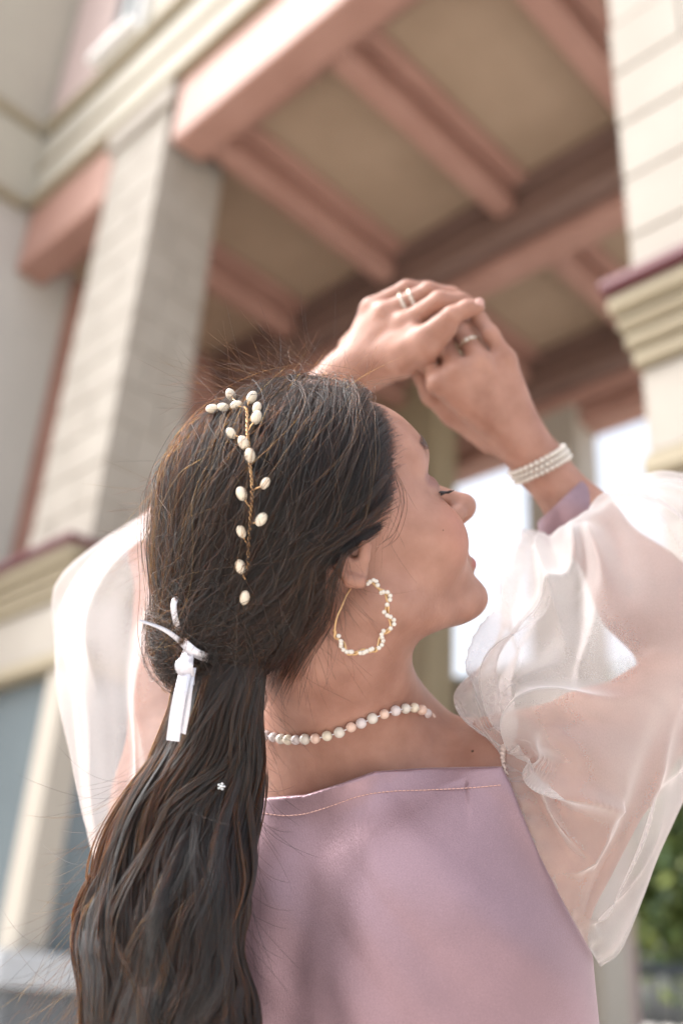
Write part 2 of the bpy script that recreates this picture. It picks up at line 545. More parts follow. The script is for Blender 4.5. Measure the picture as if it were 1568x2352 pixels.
# the near ear: what shows below the hair (canal, lower rim, lobe)
def rot2(deg):
    c, s_ = math.cos(math.radians(deg)), math.sin(math.radians(deg))
    return np.array([[c, s_, 0], [-s_, c, 0], [0, 0, 1.]])
ear_list = [
    ('u', Ell(q(801, 1292, .6705), (.0115, .0175, .0060), rot2(28)), .006),
    ('u', Cone(q(770, 1262, .6640), q(777, 1300, .6630), .0030, .0031), .003),
    ('u', Cone(q(777, 1300, .6630), q(803, 1334, .6640), .0031, .0042), .003),
    ('u', Cone(q(803, 1334, .6640), q(826, 1337, .6655), .0044, .0047), .003),
    ('s', Ell(q(815, 1268, .6550), (.0058, .0068, .0220), rot2(20)), .002),
    ('s', Ell(q(789, 1292, .6600), (.0022, .0085, .0050), rot2(25)), .003),
    ('u', Cone(q(839, 1254, .6700), q(835, 1282, .6690), .0042, .0042), .004),
]
HEAD = Group(head_items + ear_list)

# torso frame
UPT = np.array([CR[2], CU[2], CF[2]])                 # world up seen from the camera
SR, SL = q(1235, 1845, .765), q(420, 1880, .845)      # shoulder joints
XT = (SR - SL); XT -= UPT * (XT @ UPT); XT /= np.linalg.norm(XT)
BT = np.cross(XT, UPT); BT = BT if BT[2] < 0 else -BT  # out of the back
TM = np.array([XT, UPT, BT])
SM = (SR + SL) / 2
def tp(x, y, b): return SM + x * XT + y * UPT + b * BT
NB = tp(.0, .035, .005)                                # neck base
NT = hp(-.022, 0, -.045)                               # under the skull
def tell(x, y, b, rx, ry, rb): return Ell(tp(x, y, b), (rx, ry, rb), TM)

torso_items = [
    ('u', tell(.015, -.13, -.015, .158, .20, .100), 0),
    ('u', tell(.036, -.30, -.02, .158, .22, .085), .06),
    ('u', tell(0, -.50, -.02, .165, .16, .115), .06),
    ('u', tell(.075, -.085, .050, .070, .095, .040), .05),     # shoulder blades
    ('u', tell(-.075, -.085, .050, .070, .095, .040), .05),
    ('s', Cone(tp(0, -.02, .118), tp(0, -.40, .085), .010, .012), .06),   # spine furrow
    ('u', Cone(NB + .004 * UPT, SR + .0 * UPT, .046, .040), .05),
    ('u', Cone(NB + .012 * UPT, SL + .012 * UPT, .046, .040), .05),
    ('u', Cone(tp(.10, -.15, .02), SR, .05, .045), .05),
    ('u', Cone(tp(-.10, -.15, .02), SL, .05, .045), .05),
]
TORSO = Group(torso_items)
NECK = Group([('u', Cone(NT, NB, .050, .058), 0), ('u', Cone(NT + .012 * HF, NB - .03 * BT + .01 * XT, .040, .045), .03),
              ('u', Cone(hp(-.005, .045, -.035), NB - .055 * BT + .03 * XT, .012, .010), .02)])

# arms
ER, WR = q(1620, 1540, .92), q(1238, 1065, .95)
EL, WL = q(395, 1255, 1.03), q(795, 868, .97)
ARM_R = Group([('u', Cone(SR, ER, .050, .036), 0), ('u', Cone(ER, ER + (WR - ER) * .35, .038, .039), .03),
               ('u', Cone(ER + (WR - ER) * .35, ER + (WR - ER) * .72, .039, .0265), .03), ('u', Cone(ER + (WR - ER) * .72, WR, .0265, .0235), .02), ('u', Cone(SR, SR + (ER - SR) * .3, .056, .05), .03)])
ARM_L = Group([('u', Cone(SL, EL, .050, .036), 0), ('u', Cone(EL, EL + (WL - EL) * .35, .038, .040), .03),
               ('u', Cone(EL + (WL - EL) * .35, WL, .040, .0265), .03)])

def hand(wrist, mcps, fingers, thumb, pad, wr):
    """wrist, four knuckles, four chains beyond them, a thumb chain; all in camera-frame metres"""
    palm = [('u', Cone(wrist, wrist + (mcps[1] - wrist) * .2, wr, wr * .95), 0)]
    for m in mcps:
        palm.append(('u', Cone(wrist + (m - wrist) * .12, m, .0140, .0098), .012))
    palm += [('u', Cone(wrist + (a + b - 2 * wrist) * .25, (a + b) / 2, .011, .0075), .008) for a, b in zip(mcps[:-1], mcps[1:])]
    palm += [('u', Cone(a, b, r0, r1), .012) for a, b, r0, r1 in pad]
    fg = []
    for m, ch in zip(mcps, fingers):
        it = []
        pts = [m] + [c[0] for c in ch]; rs = [.0098] + [c[1] for c in ch]
        for i in range(len(pts) - 1):
            it.append(('u', Cone(pts[i], pts[i + 1], rs[i], rs[i + 1]), .004))
        fg.append(('u', Group(it), .0012))
    it = [('u', Cone(thumb[i][0], thumb[i + 1][0], thumb[i][1], thumb[i + 1][1]), .006) for i in range(len(thumb) - 1)]
    return Group([('u', Group(palm), 0), ('u', Group(fg), .0065), ('u', Group(it), .006)])

# right hand: back of the hand towards us, fingers up and left, tucked below the left hand's fingers
mR = qs((1006, 880, .915), (1048, 852, .912), (1102, 832, .918), (1160, 826, .930))
fR = [[(q(988, 832, .938), .0085), (q(978, 782, .958), .0075), (q(985, 757, .970), .0068)],
      [(q(1020, 793, .938), .0088), (q(1008, 738, .958), .0078), (q(1020, 715, .970), .0070)],
      [(q(1060, 764, .934), .0085), (q(1040, 722, .952), .0077), (q(1045, 705, .965), .0070)],
      [(q(1126, 770, .930), .0082), (q(1100, 734, .940), .0074), (q(1084, 716, .950), .0066)]]
tR = [(q(1125, 1005, .960), .015), (q(1043, 950, .958), .0125), (q(992, 905, .953), .0105), (q(966, 862, .950), .0080)]
HAND_R = hand(WR, mR, fR, tR, [(q(1140, 1000, .955), q(1040, 910, .945), .017, .013), (q(1195, 960, .965), q(1150, 860, .95), .016, .012)], .0245)
# left hand: over the right, back of the hand up, index finger nearest
mL = qs((972, 775, .914), (928, 742, .935), (884, 718, .948), (852, 708, .965))
fL = [[(q(1036, 726, .900), .0086), (q(1073, 708, .898), .0078), (q(1096, 705, .897), .0068)],
      [(q(1008, 690, .922), .0088), (q(1058, 692, .928), .0080), (q(1086, 704, .930), .0070)],
      [(q(984, 668, .938), .0085), (q(1036, 678, .945), .0078), (q(1062, 694, .945), .0070)],
      [(q(933, 662, .960), .0078), (q(980, 664, .965), .0070), (q(1005, 678, .965), .0062)]]
tL = [(q(860, 858, .962), .015), (q(925, 832, .936), .0140), (q(980, 797, .916), .0122), (q(1026, 754, .906), .0095)]
HAND_L = hand(WL, mL, fL, tL, [(q(835, 850, .965), q(935, 800, .945), .018, .013), (q(810, 800, .99), q(860, 735, .975), .015, .011)], .0250)

BODY = Group([('u', Group([('u', TORSO, 0), ('u', NECK, .045), ('u', ARM_R, .04), ('u', ARM_L, .04)]), 0),
              ('u', HEAD, .02),
              ('u', HAND_R, .008), ('u', HAND_L, .008)])
def skin_material():
    m, nt, b, out = new_mat('skin')
    tc = nt.nodes.new('ShaderNodeTexCoord')
    n = nt.nodes.new('ShaderNodeTexNoise'); n.inputs['Scale'].default_value = 42; n.inputs['Detail'].default_value = 6
    n2 = nt.nodes.new('ShaderNodeTexNoise'); n2.inputs['Scale'].default_value = 420; n2.inputs['Detail'].default_value = 3
    nt.links.new(tc.outputs['Object'], n.inputs['Vector']); nt.links.new(tc.outputs['Object'], n2.inputs['Vector'])
    cr = nt.nodes.new('ShaderNodeValToRGB')
    cr.color_ramp.elements[0].position = .3; cr.color_ramp.elements[0].color = (0.275, 0.137, 0.099, 1)
    cr.color_ramp.elements[1].position = .7; cr.color_ramp.elements[1].color = (0.375, 0.203, 0.153, 1)
    nt.links.new(n.outputs['Fac'], cr.inputs[0])
    def tint(src, attr, col):
        at = nt.nodes.new('ShaderNodeAttribute'); at.attribute_name = attr
        mx = nt.nodes.new('ShaderNodeMix'); mx.data_type = 'RGBA'
        nt.links.new(at.outputs['Fac'], mx.inputs[0]); nt.links.new(src, mx.inputs[6]); mx.inputs[7].default_value = (*col, 1)
        return mx.outputs[2]
    c = tint(cr.outputs[0], 'lip', (.36, .115, .105))
    c = tint(c, 'lid', (.20, .095, .085))
    c = tint(c, 'flush', (.47, .18, .125))
    nt.links.new(c, b.inputs['Base Color'])
    b.inputs['Roughness'].default_value = 0.45
    b.inputs['Subsurface Weight'].default_value = 0.18
    b.inputs['Subsurface Radius'].default_value = (1.0, 0.35, 0.18)
    b.inputs['Subsurface Scale'].default_value = 0.006
    b.inputs['Specular IOR Level'].default_value = 0.35
    bp = nt.nodes.new('ShaderNodeBump'); bp.inputs['Strength'].default_value = .25; bp.inputs['Distance'].default_value = .001
    nt.links.new(n2.outputs['Fac'], bp.inputs['Height']); nt.links.new(bp.outputs[0], b.inputs['Normal'])
    return m
M_SKIN = skin_material()
_c7 = cam2world(NB)
PERSON = empty('person', (_c7[0], _c7[1], 0), 'woman seen from behind, long dark half tied hair, both hands raised above her face', 'person')
bv, bq = mesh_sdf(BODY, (-.36, -.80, .52), (.42, .30, 1.12), .0017)
body = mesh_obj('body', cam2world(bv), bq, M_SKIN, PERSON)
def near(f, l, z, r, soft=.004):
    l_ = ((bv - hp(f, l, z)) @ HM.T) / HS / np.asarray(r)
    return np.clip((1.15 - np.linalg.norm(l_, axis=1)) / .35, 0, 1)
def attr(name, val):
    a = body.data.attributes.new(name, 'FLOAT', 'POINT'); a.data.foreach_set('value', val.astype(np.float32))
attr('lip', np.maximum(near(.100, 0, -.0300, (.012, .021, .0050)), near(.098, 0, -.0455, (.013, .020, .0062))))
attr('lid', np.maximum(near(.082, .036, .024, (.014, .016, .010)), near(.082, -.036, .024, (.014, .016, .010))) * .75)
attr('flush', np.clip(near(.070, .045, -.016, (.028, .02, .024)) * .35 + .0, 0, 1))
print('body', len(bv))

_tv = []
_an = np.linspace(-1.1, 1.1, 12)
for k in range(8):                      # upper front teeth
    a = (k - 3.5) * .0062
    _tv.append(hp(.0965 - 9 * a * a, a, -.0355))
_V, _F = [], []
for c in _tv:
    o = len(_V)
    for dz in (-.0045, .0035):
        for (df, dl) in ((.0016, -.0029), (.0022, 0), (.0016, .0029), (-.003, .0028), (-.003, -.0028)):
            _V.append(c + HF * df + HL * dl + HU * dz)
    _F += [(o, o + 1, o + 2, o + 3, o + 4), (o + 9, o + 8, o + 7, o + 6, o + 5)] + [(o + i, o + 5 + i, o + 5 + (i + 1) % 5, o + (i + 1) % 5) for i in range(5)]
mesh_obj('teeth', cam2world(np.array(_V)), _F, principled('enamel', (.72, .68, .60), .25), body)
# ------------------------------------------------------------------ tracing helpers
def trace(fn, uv, d0=.5, d1=1.3, off=0.0, it=90):
    """first hit of the view rays through photo positions uv with the surface fn = off"""
    uv = np.atleast_2d(np.asarray(uv, float))
    r = np.stack([(uv[:, 0] - 784) / FPX, (1176 - uv[:, 1]) / FPX, np.ones(len(uv))], 1)
    L = np.linalg.norm(r, axis=1)
    t = np.full(len(uv), d0)
    for i in range(it):
        t = np.minimum(t + (fn(r * t[:, None]) - off) * .9 / L, d1)
    ok = np.abs(fn(r * t[:, None]) - off) < 0.002
    return r * t[:, None], ok

def polyseg_dist(p, poly):
    """signed distance (negative inside) from 2-d points to a polygon"""
    poly = np.asarray(poly, float)
    d = np.full(len(p), 1e9); inside = np.zeros(len(p), bool)
    for i in range(len(poly)):
        a, b = poly[i], poly[(i + 1) % len(poly)]
        e = b - a
        w = p - a
        t = np.clip((w @ e) / (e @ e + 1e-12), 0, 1)
        dd = w - t[:, None] * e
        d = np.minimum(d, np.hypot(dd[:, 0], dd[:, 1]))
        c = ((a[1] > p[:, 1]) != (b[1] > p[:, 1])) & (p[:, 0] < e[0] * (p[:, 1] - a[1]) / (e[1] + 1e-12) + a[0])
        inside ^= c
    return np.where(inside, -d, d)

def catmull(P, n):
    P = np.asarray(P, float)
    P = np.concatenate([2 * P[:1] - P[1:2], P, 2 * P[-1:] - P[-2:-1]])
    m = len(P) - 3
    t = np.linspace(0, m - 1e-9, n)
    i = t.astype(int); f = (t - i).reshape((-1,) + (1,) * (P.ndim - 1))
    a, b, c, d = P[i], P[i + 1], P[i + 2], P[i + 3]
    return .5 * (2 * b + (c - a) * f + (2 * a - 5 * b + 4 * c - d) * f ** 2 + (3 * b - a - 3 * c + d) * f ** 3)

# ------------------------------------------------------------------ bodice
NECKLINE = [(470, 1850), (560, 1842), (620, 1831), (700, 1826), (780, 1801), (860, 1772), (980, 1764), (1152, 1761)]
ARMHOLE = [(1152, 1761), (1172, 1800), (1203, 1880), (1241, 1970), (1284, 2055), (1330, 2140), (1379, 2222)]
BOD_POLY = NECKLINE + ARMHOLE[1:] + [(1700, 2330), (1900, 4200), (-100, 4200), (-200, 2350), (290, 2260), (335, 2100), (400, 1950)]
TORSO_ALL = Group([('u', TORSO, 0), ('u', NECK, .045), ('u', ARM_R, .04), ('u', ARM_L, .04)])

def fold_noise(p):
    l = (p - SM) @ TM.T
    f = .0075 * snoise(l * np.array([1.0, .62, .3]), 23, 11)
    f += .0013 * snoise(np.stack([l[:, 0] * .9 + l[:, 1] * .9, l[:, 1] * .2 - l[:, 0] * .2, l[:, 2] * .3], 1), 75, 5)
    # long drag lines from the shoulder blade towards the side
    ph = l[:, 1] * 48 + l[:, 0] * 40 + 1.3 * np.sin(l[:, 0] * 17)
    f += .0014 * np.maximum(np.sin(ph), -.3) * np.exp(-((l[:, 0] - .10) / .11) ** 2)
    return f

def bodice_fn(p, bc=None, br=0):
    d = TORSO_ALL(p, bc, br)
    if bc is not None and d.min() > .03: return d
    d = d - .0045 - np.maximum(fold_noise(p) + .002, -.0025)
    uv = np.stack([784 + p[:, 0] / p[:, 2] * FPX, 1176 - p[:, 1] / p[:, 2] * FPX], 1)
    c = polyseg_dist(uv, BOD_POLY) * p[:, 2] / FPX
    return smax(d, c, .0015)

def satin_material(name, col):
    m, nt, b, out = new_mat(name)
    tc = nt.nodes.new('ShaderNodeTexCoord')
    mp = nt.nodes.new('ShaderNodeMapping'); mp.inputs['Scale'].default_value = (1500, 1500, 500)
    nt.links.new(tc.outputs['Object'], mp.inputs['Vector'])
    n = nt.nodes.new('ShaderNodeTexNoise'); n.inputs['Scale'].default_value = 1.0; n.inputs['Detail'].default_value = 3
    nt.links.new(mp.outputs[0], n.inputs['Vector'])
    n2 = nt.nodes.new('ShaderNodeTexNoise'); n2.inputs['Scale'].default_value = 9; n2.inputs['Detail'].default_value = 4
    nt.links.new(tc.outputs['Object'], n2.inputs['Vector'])
    cr = nt.nodes.new('ShaderNodeValToRGB')
    cr.color_ramp.elements[0].position = .3; cr.color_ramp.elements[0].color = (*[c * .82 for c in col], 1)
    cr.color_ramp.elements[1].position = .7; cr.color_ramp.elements[1].color = (*[min(c * 1.16, 1) for c in col], 1)
    n3 = nt.nodes.new('ShaderNodeTexNoise'); n3.inputs['Scale'].default_value = 1400; n3.inputs['Detail'].default_value = 1
    nt.links.new(tc.outputs['Object'], n3.inputs['Vector'])
    ad = nt.nodes.new('ShaderNodeMath'); ad.operation = 'MULTIPLY_ADD'; ad.inputs[1].default_value = .55
    sb = nt.nodes.new('ShaderNodeMath'); sb.operation = 'SUBTRACT'; sb.inputs[1].default_value = .27
    nt.links.new(n3.outputs['Fac'], ad.inputs[0]); nt.links.new(n2.outputs['Fac'], ad.inputs[2]); nt.links.new(ad.outputs[0], sb.inputs[0])
    nt.links.new(sb.outputs[0], cr.inputs[0]); nt.links.new(cr.outputs[0], b.inputs['Base Color'])
    b.inputs['Roughness'].default_value = .33
    b.inputs['Metallic'].default_value = .5
    b.inputs['Specular IOR Level'].default_value = .6
    b.inputs['Specular Tint'].default_value = (1, .88, .92, 1)
    b.inputs['Sheen Weight'].default_value = .35
    b.inputs['Sheen Roughness'].default_value = .4
    b.inputs['Sheen Tint'].default_value = (.95, .82, .95, 1)
    b.inputs['Anisotropic'].default_value = .4
    bp = nt.nodes.new('ShaderNodeBump'); bp.inputs['Strength'].default_value = .55; bp.inputs['Distance'].default_value = .0005
    nt.links.new(n.outputs['Fac'], bp.inputs['Height']); nt.links.new(bp.outputs[0], b.inputs['Normal'])
    return m
M_SATIN = satin_material('mauve_satin', (.285, .186, .212))
v_, f_ = mesh_sdf(bodice_fn, (-.36, -.80, .50), (.36, -.12, 1.05), .0017)
bodice = mesh_obj('bodice', cam2world(v_), f_, M_SATIN, PERSON)
print('bodice', len(v_))
# stitched seam below the neckline
st = catmull([(600, 1868), (650, 1874), (700, 1870), (760, 1852), (830, 1828), (900, 1818), (980, 1815), (1080, 1810), (1157, 1803)], 1200)
sl = np.concatenate([[0], np.cumsum(np.hypot(*np.diff(st, axis=0).T))])
pos = []
x = 0
while x + 6.5 < sl[-1]:
    pos.append((np.interp(x, sl, st[:, 0]), np.interp(x, sl, st[:, 1]))); pos.append((np.interp(x + 6.5, sl, st[:, 0]), np.interp(x + 6.5, sl, st[:, 1])))
    x += 9.5
ph_, ok_ = trace(bodice_fn, pos, off=.0004)
def capsule_mesh(P, r):
    V, F = [], []
    for i in range(0, len(P), 2):
        a, b = P[i], P[i + 1]
        d = (b - a) / (np.linalg.norm(b - a) + 1e-9)
        x = np.cross(d, (.1, .2, 1)); x /= np.linalg.norm(x); y = np.cross(d, x)
        o = len(V)
        V += [a - d * r]
        for c in (a, b):
            for k in range(5):
                V.append(c + r * (x * math.cos(k * 1.2566) + y * math.sin(k * 1.2566)))
        V += [b + d * r]
        for k in range(5):
            k2 = (k + 1) % 5
            F += [(o, o + 1 + k2, o + 1 + k), (o + 1 + k, o + 1 + k2, o + 6 + k2, o + 6 + k), (o + 11, o + 6 + k, o + 6 + k2)]
    return V, F
V, F = capsule_mesh(cam2world(ph_), .00032)
o = mesh_obj('stitching', V, F, principled('peach_thread', (.70, .42, .36), .6), bodice)
o['kind'] = 'stuff'
# skirt, out of the picture below
V, F = [], []
for k, (y, rx, rb) in enumerate(((-.62, .172, .125), (-.80, .20, .16), (-1.1, .27, .23), (-1.42, .34, .31))):
    for j in range(48):
        an = j / 48 * 6.28318
        w = 1 + .05 * k * math.sin(an * 9 + k)
        V.append(tp(rx * w * math.cos(an), y, rb * w * math.sin(an) - .02))
for k in range(3):
    for j in range(48):
        F.append((k * 48 + j, k * 48 + (j + 1) % 48, (k + 1) * 48 + (j + 1) % 48, (k + 1) * 48 + j))
V = cam2world(np.array(V)); V[:, 2] = np.maximum(V[:, 2], .01)
mesh_obj('skirt', V, F, M_SATIN, PERSON)

# ------------------------------------------------------------------ sheer sleeves: relaxed as cloth between the seam and the cuff
def organza_material():
    m, nt, b, out = new_mat('organza')
    nt.nodes.remove(b)
    lw = nt.nodes.new('ShaderNodeLayerWeight'); lw.inputs['Blend'].default_value = .5
    def math_(op, a, bb=None):
        n = nt.nodes.new('ShaderNodeMath'); n.operation = op
        for i, v in enumerate((a, bb)):
            if v is None: continue
            if isinstance(v, (int, float)): n.inputs[i].default_value = v
            else: nt.links.new(v, n.inputs[i])
        return n.outputs[0]
    cos = math_('MAXIMUM', math_('SUBTRACT', 1.0, lw.outputs['Facing']), .10)
    fac = math_('SUBTRACT', 1.0, math_('POWER', ORG_T, math_('DIVIDE', 1.0, cos)))
    tc = nt.nodes.new('ShaderNodeTexCoord')                 # fine open weave
    wv = nt.nodes.new('ShaderNodeTexNoise'); wv.inputs['Scale'].default_value = 900; wv.inputs['Detail'].default_value = 2
    nt.links.new(tc.outputs['Object'], wv.inputs['Vector'])
    fac = math_('MULTIPLY', fac, math_('ADD', .86, math_('MULTIPLY', wv.outputs['Fac'], .28)))
    fac = math_('MINIMUM', fac, .93)
    df = nt.nodes.new('ShaderNodeBsdfDiffuse'); df.inputs[0].default_value = (.70, .675, .67, 1)
    tl = nt.nodes.new('ShaderNodeBsdfTranslucent'); tl.inputs[0].default_value = (.70, .675, .67, 1)
    gl = nt.nodes.new('ShaderNodeBsdfGlossy'); gl.inputs[0].default_value = (.9, .88, .9, 1); gl.inputs['Roughness'].default_value = .5
    mx = nt.nodes.new('ShaderNodeMixShader'); mx.inputs[0].default_value = .45
    nt.links.new(df.outputs[0], mx.inputs[1]); nt.links.new(tl.outputs[0], mx.inputs[2])
    mg = nt.nodes.new('ShaderNodeMixShader'); mg.inputs[0].default_value = .06
    nt.links.new(mx.outputs[0], mg.inputs[1]); nt.links.new(gl.outputs[0], mg.inputs[2])
    tr = nt.nodes.new('ShaderNodeBsdfTransparent'); tr.inputs[0].default_value = (1, .985, .98, 1)
    m2 = nt.nodes.new('ShaderNodeMixShader')
    nt.links.new(fac, m2.inputs[0]); nt.links.new(tr.outputs[0], m2.inputs[1]); nt.links.new(mg.outputs[0], m2.inputs[2])
    nt.links.new(m2.outputs[0], out.inputs['Surface'])
    return m
ORG_T = 0.735
M_ORG = organza_material()

def ring(top, bot, dc, hd, n, squash=1.0):
    """closed ring through two outline points (top, bottom) with a half depth"""
    a, b = q(*top, dc), q(*bot, dc)
    c = (a + b) / 2; h = (a - b) / 2
    th = np.arange(n) / n * 2 * math.pi
    zdir = c / np.linalg.norm(c)
    return c + np.cos(th)[:, None] * h - np.sin(th)[:, None] * zdir * hd

def sleeve_cloth(rings, seed, folds, ns=150, drags=()):
    """a puffed tube with soft sags and crisp pinched folds; folds: (angle, drift, bend, s0, s1, depth, width)"""
    X = catmull(np.array(rings), ns)
    n = X.shape[1]
    nr = np.cross(np.roll(X, -1, 1) - np.roll(X, 1, 1), np.gradient(X, axis=0)); nr /= np.linalg.norm(nr, axis=2)[..., None] + 1e-9
    if ((X - X.mean(1, keepdims=True)) * nr).sum() < 0: nr = -nr
    s = np.linspace(0, 1, ns)[:, None]; th = np.arange(n)[None] / n * 6.28318
    env = np.clip(np.minimum(s / .12, (1 - s) / .12), 0, 1)
    rad = np.linalg.norm(X - X.mean(1, keepdims=True), axis=2).mean(1)[:, None]
    h = env * .006 * snoise(X.reshape(-1, 3), 24, seed).reshape(ns, n)
    for (t0, dr, be, s0, s1, dp, w) in folds:
        c = t0 + dr * (s - s0) + be * np.sin((s - s0) / (s1 - s0) * math.pi)
        d = (th - c + math.pi) % 6.28318 - math.pi
        win = np.clip((s - s0 - .01) / .13, 0, 1) * np.clip((s1 - s) / (.45 * (s1 - s0)), 0, 1)
        win = win * win * (3 - 2 * win) * (.25 + .75 * np.clip((s - .05) / .2, 0, 1))
        x = d / w
        prof = np.exp(-np.abs(x) ** 1.15) - .45 * np.exp(-((x - 1.7) / 1.3) ** 2)
        h = h + dp * win * prof
        # the crest leans over, like a fold about to drop
        X = X + (np.roll(X, -2, 1) - np.roll(X, 2, 1)) * (win * np.exp(-x ** 2) * np.sign(dr + 1e-6) * .35)[..., None]
    hd = np.zeros(h.shape)
    gx = th * .11 + s * 0; gy = s * .5 + th * 0
    for (p0, p1, p2, dp, w) in drags:            # long folds fanning out of the gathers: quadratic curves over (angle, length)
        B = np.array([p0, p1, p2]) * np.array([.11, .5])
        best = np.full(gx.shape, 9.0); bu = np.zeros(gx.shape)
        us = np.linspace(0, 1, 15)
        C = [(1 - u) ** 2 * B[0] + 2 * u * (1 - u) * B[1] + u * u * B[2] for u in us]
        for i in range(14):
            e = C[i + 1] - C[i]
            wx = (gx - C[i][0] + .3456) % .6912 - .3456; wy = gy - C[i][1]
            f = np.clip((wx * e[0] + wy * e[1]) / (e @ e), 0, 1)
            dd = np.hypot(wx - f * e[0], wy - f * e[1])
            k = dd < best
            best = np.where(k, dd, best); bu = np.where(k, us[i] + f * (us[1] - us[0]), bu)
        win = np.clip(bu / .12, 0, 1) * np.clip((1 - bu) / .5, 0, 1); win = win * win * (3 - 2 * win)
        hc = 1.5 * dp * win * np.clip((s - .02) / .12, 0, 1) * (np.exp(-(best / w) ** 1.1) - .35 * np.exp(-((best - 2.2 * w) / (1.6 * w)) ** 2))
        hd = np.where(np.abs(hc) > np.abs(hd), hc, hd)
    h = h + hd
    g = np.exp(-s / .05) * np.clip(s / .015, 0, 1) + np.exp(-(1 - s) / .06) * np.clip((1 - s) / .015, 0, 1)
    pl = np.sin(th * 17 + 2.5 * np.sin(th * 3 + seed)) + .6 * np.sin(th * 29 + seed + 3 * np.sin(th * 2))
    h = h + g * pl * .0014
    return X + nr * h[..., None]

def tube_obj(name, X, mat, parent, closed=True, subsurf=0):
    ns, nt_ = X.shape[:2]
    i = np.arange(ns - 1)[:, None] * nt_; j = np.arange(nt_)[None]; j2 = (j + 1) % nt_
    F = np.stack([i + j, i + j2, i + nt_ + j2, i + nt_ + j], -1).reshape(-1, 4)
    o = mesh_obj(name, cam2world(X.reshape(-1, 3)), F, mat, parent)
    if subsurf:
        md = o.modifiers.new('smooth', 'SUBSURF'); md.levels = subsurf; md.render_levels = subsurf
    return o

NTH = 260
# right sleeve seam: follows the armhole on the body, then round the front of the shoulder
edge = catmull([(1150, 1712)] + ARMHOLE, NTH // 2)
eh, ok_ = trace(lambda p: TORSO_ALL(p), edge, off=.0065)
ez = np.interp(np.arange(len(eh)), np.where(ok_)[0], eh[ok_, 2])
eh = np.stack([(edge[:, 0] - 784) / FPX * ez, (1176 - edge[:, 1]) / FPX * ez, ez], 1)
far = eh[::-1].copy()
w = np.sin(np.linspace(0, math.pi, len(far)))
far = far * (1 + (0.135 * w / far[:, 2]))[:, None]
seamR = np.concatenate([eh, far])
seamR = np.stack([seamR[:, 0], seamR[:, 1], seamR[:, 2]], 1)
# the first ring stands off the seam along the arm, with a ruffle at the top of the shoulder
_th = np.arange(NTH) / NTH * 2 * math.pi
_td = (_th + math.pi) % (2 * math.pi) - math.pi
_ad = (ER - SR) / np.linalg.norm(ER - SR)
ring1 = seamR + _ad * .030 + np.array([0, 0, -1.0]) * (.016 * np.clip(np.sin(_th), -1, 1))[:, None]
ring1 = ring1 + np.exp(-(_td / .34) ** 2)[:, None] * (q(1046, 1606, .755) - ring1[0])
ring1 = ring1 + np.exp(-((_td - math.pi) % (2 * math.pi) / .5) ** 2)[:, None] * 0
ringsR = [seamR, ring1,
          ring((1132, 1522), (1512, 1940), .80, .135, NTH),
          ring((1168, 1420), (1604, 1735), .85, .145, NTH),
          ring((1192, 1318), (1720, 1450), .89, .140, NTH),
          ring((1215, 1262), (1640, 1190), .925, .105, NTH),
          ring((1243, 1238), (1490, 1118), .940, .075, NTH),
          ring((1258, 1248), (1398, 1164), .946, .034, NTH)]
PI = math.pi
# angles: 0 top (inner side of the elbow), pi/2 facing the camera, pi the outer side
FOLD_R = [(1.9, .5, .1, .0, .30, .009, .08), (2.5, .2, .1, .0, .35, .010, .10), (5.6, -.8, .2, .0, .5, .012, .16), (5.2, .6, .2, .0, .6, .014, .12), (4.2, .3, .1, .0, .6, .012, .10),
          (1.3, -1.6, -.2, .40, 1.0, .014, .11), (.5, -1.2, .2, .42, 1.0, .016, .12), (2.2, -1.2, .2, .45, 1.0, .014, .10), (2.9, .7, .2, .5, 1.0, .012, .11), (3.9, .4, .2, .5, 1.0, .012, .11), (5.0, .6, 0, .45, 1.0, .012, .1)]
_rf = np.random.default_rng(12)
DRAG_R = [((.32, .04), (1.0, .12), (2.5, .19), .0085, .0075), ((.30, .04), (1.15, .19), (2.45, .31), .0125, .0065), ((.26, .05), (1.0, .30), (1.95, .47), .0120, .0070),
          ((.20, .05), (.8, .36), (1.25, .62), .0110, .0075), ((.12, .06), (.35, .35), (.6, .64), .0120, .008), ((.36, .03), (.8, .10), (1.6, .15), .0050, .0062),
          ((.42, .03), (.75, .15), (1.5, .24), .0055, .0062), ((.30, .05), (.6, .22), (1.1, .36), .0065, .0062), ((2.7, .06), (2.3, .25), (2.2, .5), .0070, .0065)]
for k in range(9):
    FOLD_R.append((k * .7 + _rf.uniform(-.2, .2), _rf.uniform(-1.5, 1.2), _rf.uniform(-.3, .3), _rf.uniform(.3, .55), _rf.uniform(.75, 1.0), _rf.uniform(.012, .026), _rf.uniform(.07, .13)))
XR = sleeve_cloth(ringsR, 3, FOLD_R, drags=DRAG_R)
SLEEVE_R = tube_obj('sleeve', XR, M_ORG, PERSON, subsurf=1)
SLEEVE_R['label'] = 'sheer white puff sleeve over the right arm, nearest the camera'
ringsL = [ring((480, 1850), (330, 2090), .835, .060, NTH),
          ring((520, 1800), (205, 1960), .86, .090, NTH),
          ring((560, 1650), (165, 1720), .91, .110, NTH),
          ring((570, 1480), (142, 1540), .96, .120, NTH),
          ring((590, 1340), (140, 1400), 1.0, .120, NTH),
          ring((630, 1240), (225, 1265), 1.03, .115, NTH),
          ring((680, 1160), (400, 1150), 1.02, .085, NTH),
          ring((725, 1000), (640, 935), .985, .030, NTH)]
FOLD_L = [(1.2, .9, .2, .0, .55, .014, .16), (1.9, 1.3, .35, .02, .60, .016, .15), (2.2, -1.1, .3, .35, .9, .012, .15),
          (3.6, .3, .1, .0, .6, .012, .12), (4.6, .4, .1, .1, .7, .012, .12), (5.5, .3, .1, .1, .8, .012, .12), (2.9, -.5, .1, .5, 1.0, .010, .1)]
